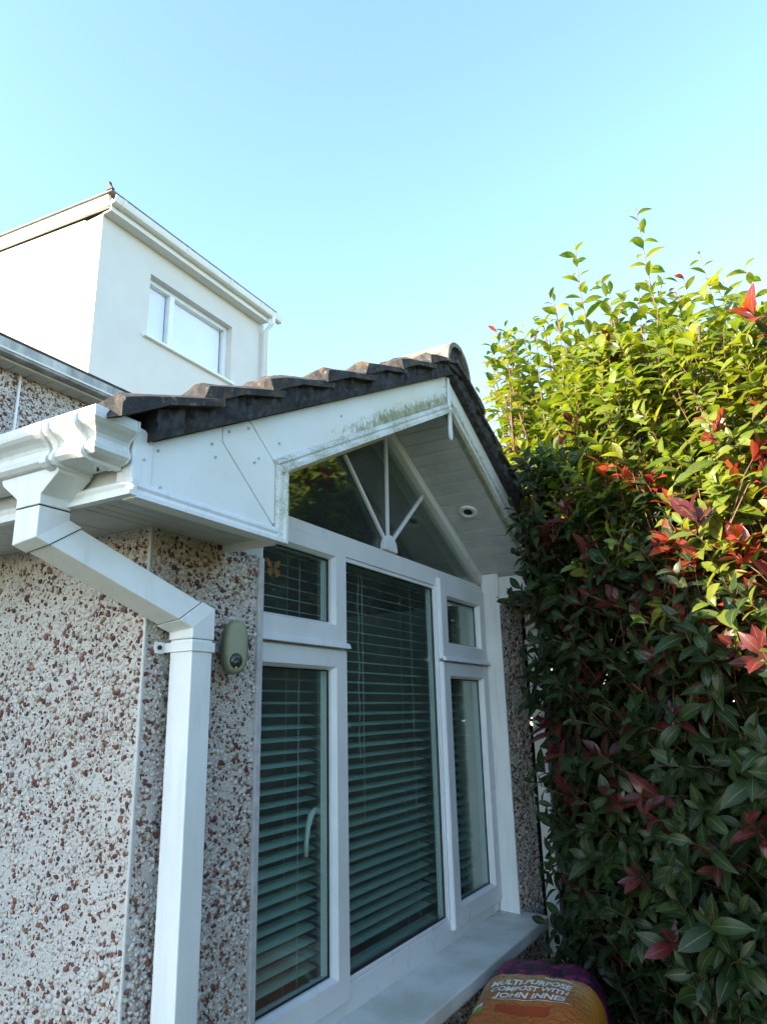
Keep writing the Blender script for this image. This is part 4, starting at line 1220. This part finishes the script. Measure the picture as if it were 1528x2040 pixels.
shoots = []      # origin, direction, length, n leaves, leaf size, kind
def add_shoots(n, lo, hi, size, p_red, front=True):
    cnt = 0
    while cnt < n:
        m_ = 6000
        px = rng.uniform(2.0 if front else -1.2, 4.6, m_); py = rng.uniform(-0.75 if front else -3.0, 1.75 if front else -0.75, m_); pz = rng.uniform(-1.45, 1.85, m_)
        d = hull(px, py, pz)
        ok = (d > lo) & (d < hi)
        # keep off the roof, gable and table
        ok &= ~((py > 0.86) & (px < 3.80) & (pz < 1.226 - K * np.abs(px - XC) + 0.22))
        ok &= ~((px < 2.72) & (py > 0.50) & (pz < -0.72))
        e = 0.03
        gx = hull(px + e, py, pz) - hull(px - e, py, pz); gy = hull(px, py + e, pz) - hull(px, py - e, pz); gz = hull(px, py, pz + e) - hull(px, py, pz - e)
        gn = -np.stack([gx, gy, gz], 1); gn /= np.linalg.norm(gn, axis=1)[:, None] + 1e-9
        for k in np.nonzero(ok)[0]:
            if cnt >= n: break
            o = np.array([px[k], py[k], pz[k]])
            upw = 0.75 if o[2] < 0.5 else 1.3
            dr = gn[k] * rng.uniform(.5, 1.1) + np.array([0, 0, upw]) + rng.normal(0, .35, 3)
            dr /= np.linalg.norm(dr)
            young_sunlit = o[2] + rng.normal(0, .22) > 0.62 + 0.25 * (o[1] > .6) - 0.45 * np.clip((0.35 - o[1]) / 0.35, 0, 1)  # young growth; limit also dips to paint the sunlit side yellow-green
            q = rng.random()
            red = q < p_red * (1.0 if 0.1 < o[2] < 0.8 else 0.1)
            mar = (not red) and q < p_red + (0.20 if -0.35 < o[2] < 0.45 else 0.03) * (o[2] < 0.5) * (p_red > 0)
            shoots.append((o, dr, rng.uniform(.10, .22), int(rng.integers(7, 12)), size * rng.uniform(.75, 1.2), 'r' if red else ('m' if mar else ('y' if young_sunlit else 'g'))))
            cnt += 1
add_shoots(4500, -0.03, 0.15, 0.089, 0.03)
add_shoots(2300, 0.15, 0.60, 0.105, 0.0)
add_shoots(1500, -0.03, 0.16, 0.135, 0.02, False)  # unseen rear stretch, added to block low sky from the window wall
add_shoots(900, 0.16, 0.50, 0.15, 0.0, False)
# clusters of red new growth on the visible face
for o in [(2.66, .51, .78), (2.63, .45, .76), (2.5, .29, .58), (2.46, .26, .43), (2.48, .28, .47), (2.35, .08, .23), (2.45, .33, .10), (2.43, .28, .04), (2.4, .22, .0), (2.68, .62, .49), (2.66, .59, .37), (2.8, .76, .62), (2.45, -.01, .89),
          (2.4, .26, -.49), (2.6, .58, -.35), (2.5, .44, -.71), (2.35, .09, .36), (2.6, .50, .27), (2.35, .15, .10), (2.6, .36, .70), (2.38, .12, .30), (2.36, .06, .16), (2.47, .26, .36), (2.42, .18, .44), (2.5, .36, -.1), (2.72, .66, .66)]:
    dr = np.array([-.55, -.15, .75]) + rng.normal(0, .2, 3); dr /= np.linalg.norm(dr)
    shoots.append((np.array(o), dr, .10, 8, .085 * rng.uniform(.85, 1.1), 'r' if o[2] > 0.15 and o[1] < 0.5 or o[2] > .7 else 'm'))  # sun and shade put into the colour: bright red where lit, maroon elsewhere
for k in range(14):
    y = rng.uniform(.03, .36); o = (2.29 + .55 * y + rng.uniform(-.02, .06), y, rng.uniform(.18, .66))
    dr = np.array([-.55, -.1, .75]) + rng.normal(0, .3, 3); dr /= np.linalg.norm(dr)
    shoots.append((np.array(o), dr, .09, 7, .078 * rng.uniform(.75, 1.1), 'r'))
# sprays hanging in front of the lower right verge
for k in range(46):
    o = np.array([rng.uniform(2.74, 3.05), rng.uniform(.80, .89), rng.uniform(.42, 0.98)])
    dr = np.array([-.5, -.1, .7]) + rng.normal(0, .4, 3); dr /= np.linalg.norm(dr)
    shoots.append((o, dr, .12, 8, .08 * rng.uniform(.8, 1.15), 'g'))
# tall whippy shoots above the crown: foot, tip
TALL = []
for tip, foot in [((2.95, .30, 2.15), (2.97, .24, 1.25)), ((3.0, .59, 2.10), (3.0, .50, 1.2)), ((3.0, .74, 1.90), (3.05, .66, 1.15)), ((2.9, .08, 1.81), (2.92, .06, 1.1)), ((2.8, -.07, 1.63), (2.82, -.06, 1.0)),
                  ((3.4, 1.11, 1.96), (3.5, 1.0, 1.2)), ((3.35, 1.20, 1.81), (3.48, 1.08, 1.15)), ((3.3, .96, 1.94), (3.4, .88, 1.2)), ((3.1, .52, 1.95), (3.1, .46, 1.2)), ((3.0, .23, 1.80), (3.0, .2, 1.1)), ((2.85, .01, 1.62), (2.85, 0, 1.0)),
                  ((2.75, -.14, 1.53), (2.75, -.13, .9)), ((2.9, .39, 1.73), (2.92, .36, 1.05)), ((2.8, .17, 1.60), (2.8, .15, .9)), ((2.7, -.01, 1.44), (2.7, 0, .8)), ((3.2, .8, 1.86), (3.25, .74, 1.15)), ((3.2, .68, 1.92), (3.2, .62, 1.2)), ((3.45, 1.28, 1.7), (3.55, 1.15, 1.1)), ((3.05, .42, 1.80), (3.05, .36, 1.1)), ((2.85, .30, 1.58), (2.85, .27, .9))]:
    TALL.append((np.array(foot), np.array(tip)))
for k in range(46):
    y = rng.uniform(-.25, 1.2); x = 2.72 + .45 * max(y, 0) + rng.uniform(0, .5)
    zt = 1.40 + .40 * y + rng.uniform(-.02, .22)
    TALL.append((np.array([x + .02, y - .03, zt - rng.uniform(.5, .7)]), np.array([x + rng.normal(0, .04), y + rng.normal(0, .04), zt])))
LV = []          # position, along, normal, size, template, kind
GA = 2.39996
def put_leaves(pos_fn, n, size, kind, ang0, ang1, t0=0.12, spread=1.0, tip_red=False):
    ph = rng.uniform(0, 6.28)
    for k in range(n):
        t = t0 + (1 - t0) * (k + .5) / n
        p_, d = pos_fn(t)
        a = np.cross(d, (0.3, 0.2, 1.0) if abs(d[2]) < .9 else (1.0, .2, 0)); a /= np.linalg.norm(a)
        b_ = np.cross(d, a)
        az = ph + GA * k
        rad = np.cos(az) * a + np.sin(az) * b_
        th = (ang0 + (ang1 - ang0) * t) * rng.uniform(.85, 1.15)
        al = np.cos(th) * d + np.sin(th) * rad
        al = al + np.array([0, 0, -0.10]) * rng.uniform(0, 1.6); al /= np.linalg.norm(al)
        nr = d - al * (d @ al) + rng.normal(0, .18, 3); nr -= al * (nr @ al); nr /= np.linalg.norm(nr)
        sz = size * rng.uniform(.62, 1.18) * (1.0 - .35 * max(0, t - .7) / .3)
        kd = kind
        if kind in 'rm' and t < .35: kd = 'g'
        if tip_red and t > .95: kd = 'r' if rng.random() < .12 else 'y'
        LV.append((p_, al, nr, sz, int(rng.choice(6, p=[.24, .24, .17, .2, .1, .05])), kd))
for o, d, ln_, n, sz, kd in shoots:
    put_leaves(lambda t: (o + d * ln_ * t, d), n, sz, kd, R(82) if kd not in 'rm' else R(66), R(34) if kd not in 'rm' else R(20))
stem_mb = MB()
for foot, tip in TALL:
    bend = rng.normal(0, .03, 3) * np.array([1, 1, 0])
    def fn(t, foot=foot, tip=tip, bend=bend):
        p_ = foot + (tip - foot) * t + bend * 4 * t * (1 - t)
        d = (tip - foot) + bend * 4 * (1 - 2 * t); d = d / np.linalg.norm(d)
        return p_, d
    put_leaves(fn, int(np.linalg.norm(tip - foot) / 0.029), 0.092, 'y', R(84), R(46), 0.05, tip_red=True)
    stem_mb.tube([tuple(fn(t)[0]) for t in np.linspace(0, 1, 9)], list(np.linspace(0.0045, 0.0016, 9)), 6)
stem_mb.build('shoots', 'stem', bush, smooth=True)
for k in range(7):
    x, y = [(3.1, .3), (3.3, -.2), (2.9, -.3), (3.5, .6), (3.0, -.9), (3.6, -.6), (3.9, .7)][k]
    pts = [(x, y, -1.6)]
    for q_ in range(1, 9):
        pts.append((x + rng.normal(0, .03) * q_ - 0.02 * q_, y + rng.normal(0, .03) * q_, -1.6 + q_ * 0.36))
    MB().tube(pts, list(np.linspace(0.032, 0.006, 9)), 8).build('trunk', 'bark', bush, smooth=True)
bs = MB()
for o, d, ln_, n, sz, kd in shoots:
    e = o - d * 0.12 + np.array([0.05, 0, -0.04])
    bs.tube([tuple(e), tuple(o), tuple(o + d * ln_)], [0.0024, 0.0018, 0.001], 4)
bst = bs.build('twigs', 'stem', bush); tag(bst, kind='stuff')

# choose the 300 leaves that show largest as single pieces
P = np.array([l[0] for l in LV]); SZ = np.array([l[3] for l in LV])
fv, rv, uv_ = np.array(f_), np.array(r_), np.array(u_)
dep = P @ fv
ix, iy = P @ rv / dep, P @ uv_ / dep
HB = hull(P[:, 0], P[:, 1], P[:, 2])
score = SZ / dep * ((np.abs(ix) < 0.52) & (np.abs(iy) < 0.70)) * (HB < 0.07)
single = set(np.argsort(-score)[:300].tolist())
leaf_me = {}
LUV = np.array([(u0, t0 / NLV) for t0 in range(NLV + 1) for u0 in (0.0, 0.5, 1.0)])
for ti, (tv, tf) in enumerate(TEMPL):
    for kd in 'gyrm':
        me = bpy.data.meshes.new('leaf'); me.from_pydata([tuple(x) for x in tv], [], [tuple(int(i) for i in f) for f in tf])
        me.polygons.foreach_set('use_smooth', [True] * len(me.polygons))
        ul = me.uv_layers.new(name='UVMap')
        ul.data.foreach_set('uv', LUV[tf.ravel()].ravel())
        me.materials.append(M['leaf_' + kd]); leaf_me[ti, kd] = me
VV, FF, MI = [], [], []
cnt = 0
for i, (p_, al, nr, sz, ti, kd) in enumerate(LV):
    sx = np.cross(al, nr)
    if i in single:
        mt_ = Matrix(((sx[0] * sz, al[0] * sz, nr[0] * sz, p_[0]), (sx[1] * sz, al[1] * sz, nr[1] * sz, p_[1]), (sx[2] * sz, al[2] * sz, nr[2] * sz, p_[2]), (0, 0, 0, 1)))
        shared('leaf', leaf_me[ti, kd], bush, matrix=mt_)
        continue
    tv, tf = TEMPL[ti]
    VV.append(p_ + sz * (tv[:, :1] * sx + tv[:, 1:2] * al + tv[:, 2:] * nr))
    FF.append(tf + cnt); cnt += len(tv)
    MI += [{'g': 0, 'y': 1, 'r': 2, 'm': 3}[kd]] * len(tf)
VV = np.concatenate(VV) + np.array((0, 0, EYE)) - np.array(ROOT[bush.name]); FF = np.concatenate(FF)
me = bpy.data.meshes.new('foliage')
me.vertices.add(len(VV)); me.vertices.foreach_set('co', VV.ravel())
me.loops.add(FF.size); me.loops.foreach_set('vertex_index', FF.ravel().astype(np.int32))
me.polygons.add(len(FF)); me.polygons.foreach_set('loop_start', np.arange(0, FF.size, 4, dtype=np.int32))
me.polygons.foreach_set('material_index', np.array(MI, np.int32))
me.polygons.foreach_set('use_smooth', np.ones(len(FF), bool))
me.update(calc_edges=True)
ul = me.uv_layers.new(name='UVMap')
ul.data.foreach_set('uv', LUV[FF.ravel() % len(LUV)].ravel())
for kd in 'gyrm': me.materials.append(M['leaf_' + kd])
fo = bpy.data.objects.new('foliage', me); col.objects.link(fo); fo.parent = bush
tag(fo, kind='stuff')
print('leaves', len(LV))
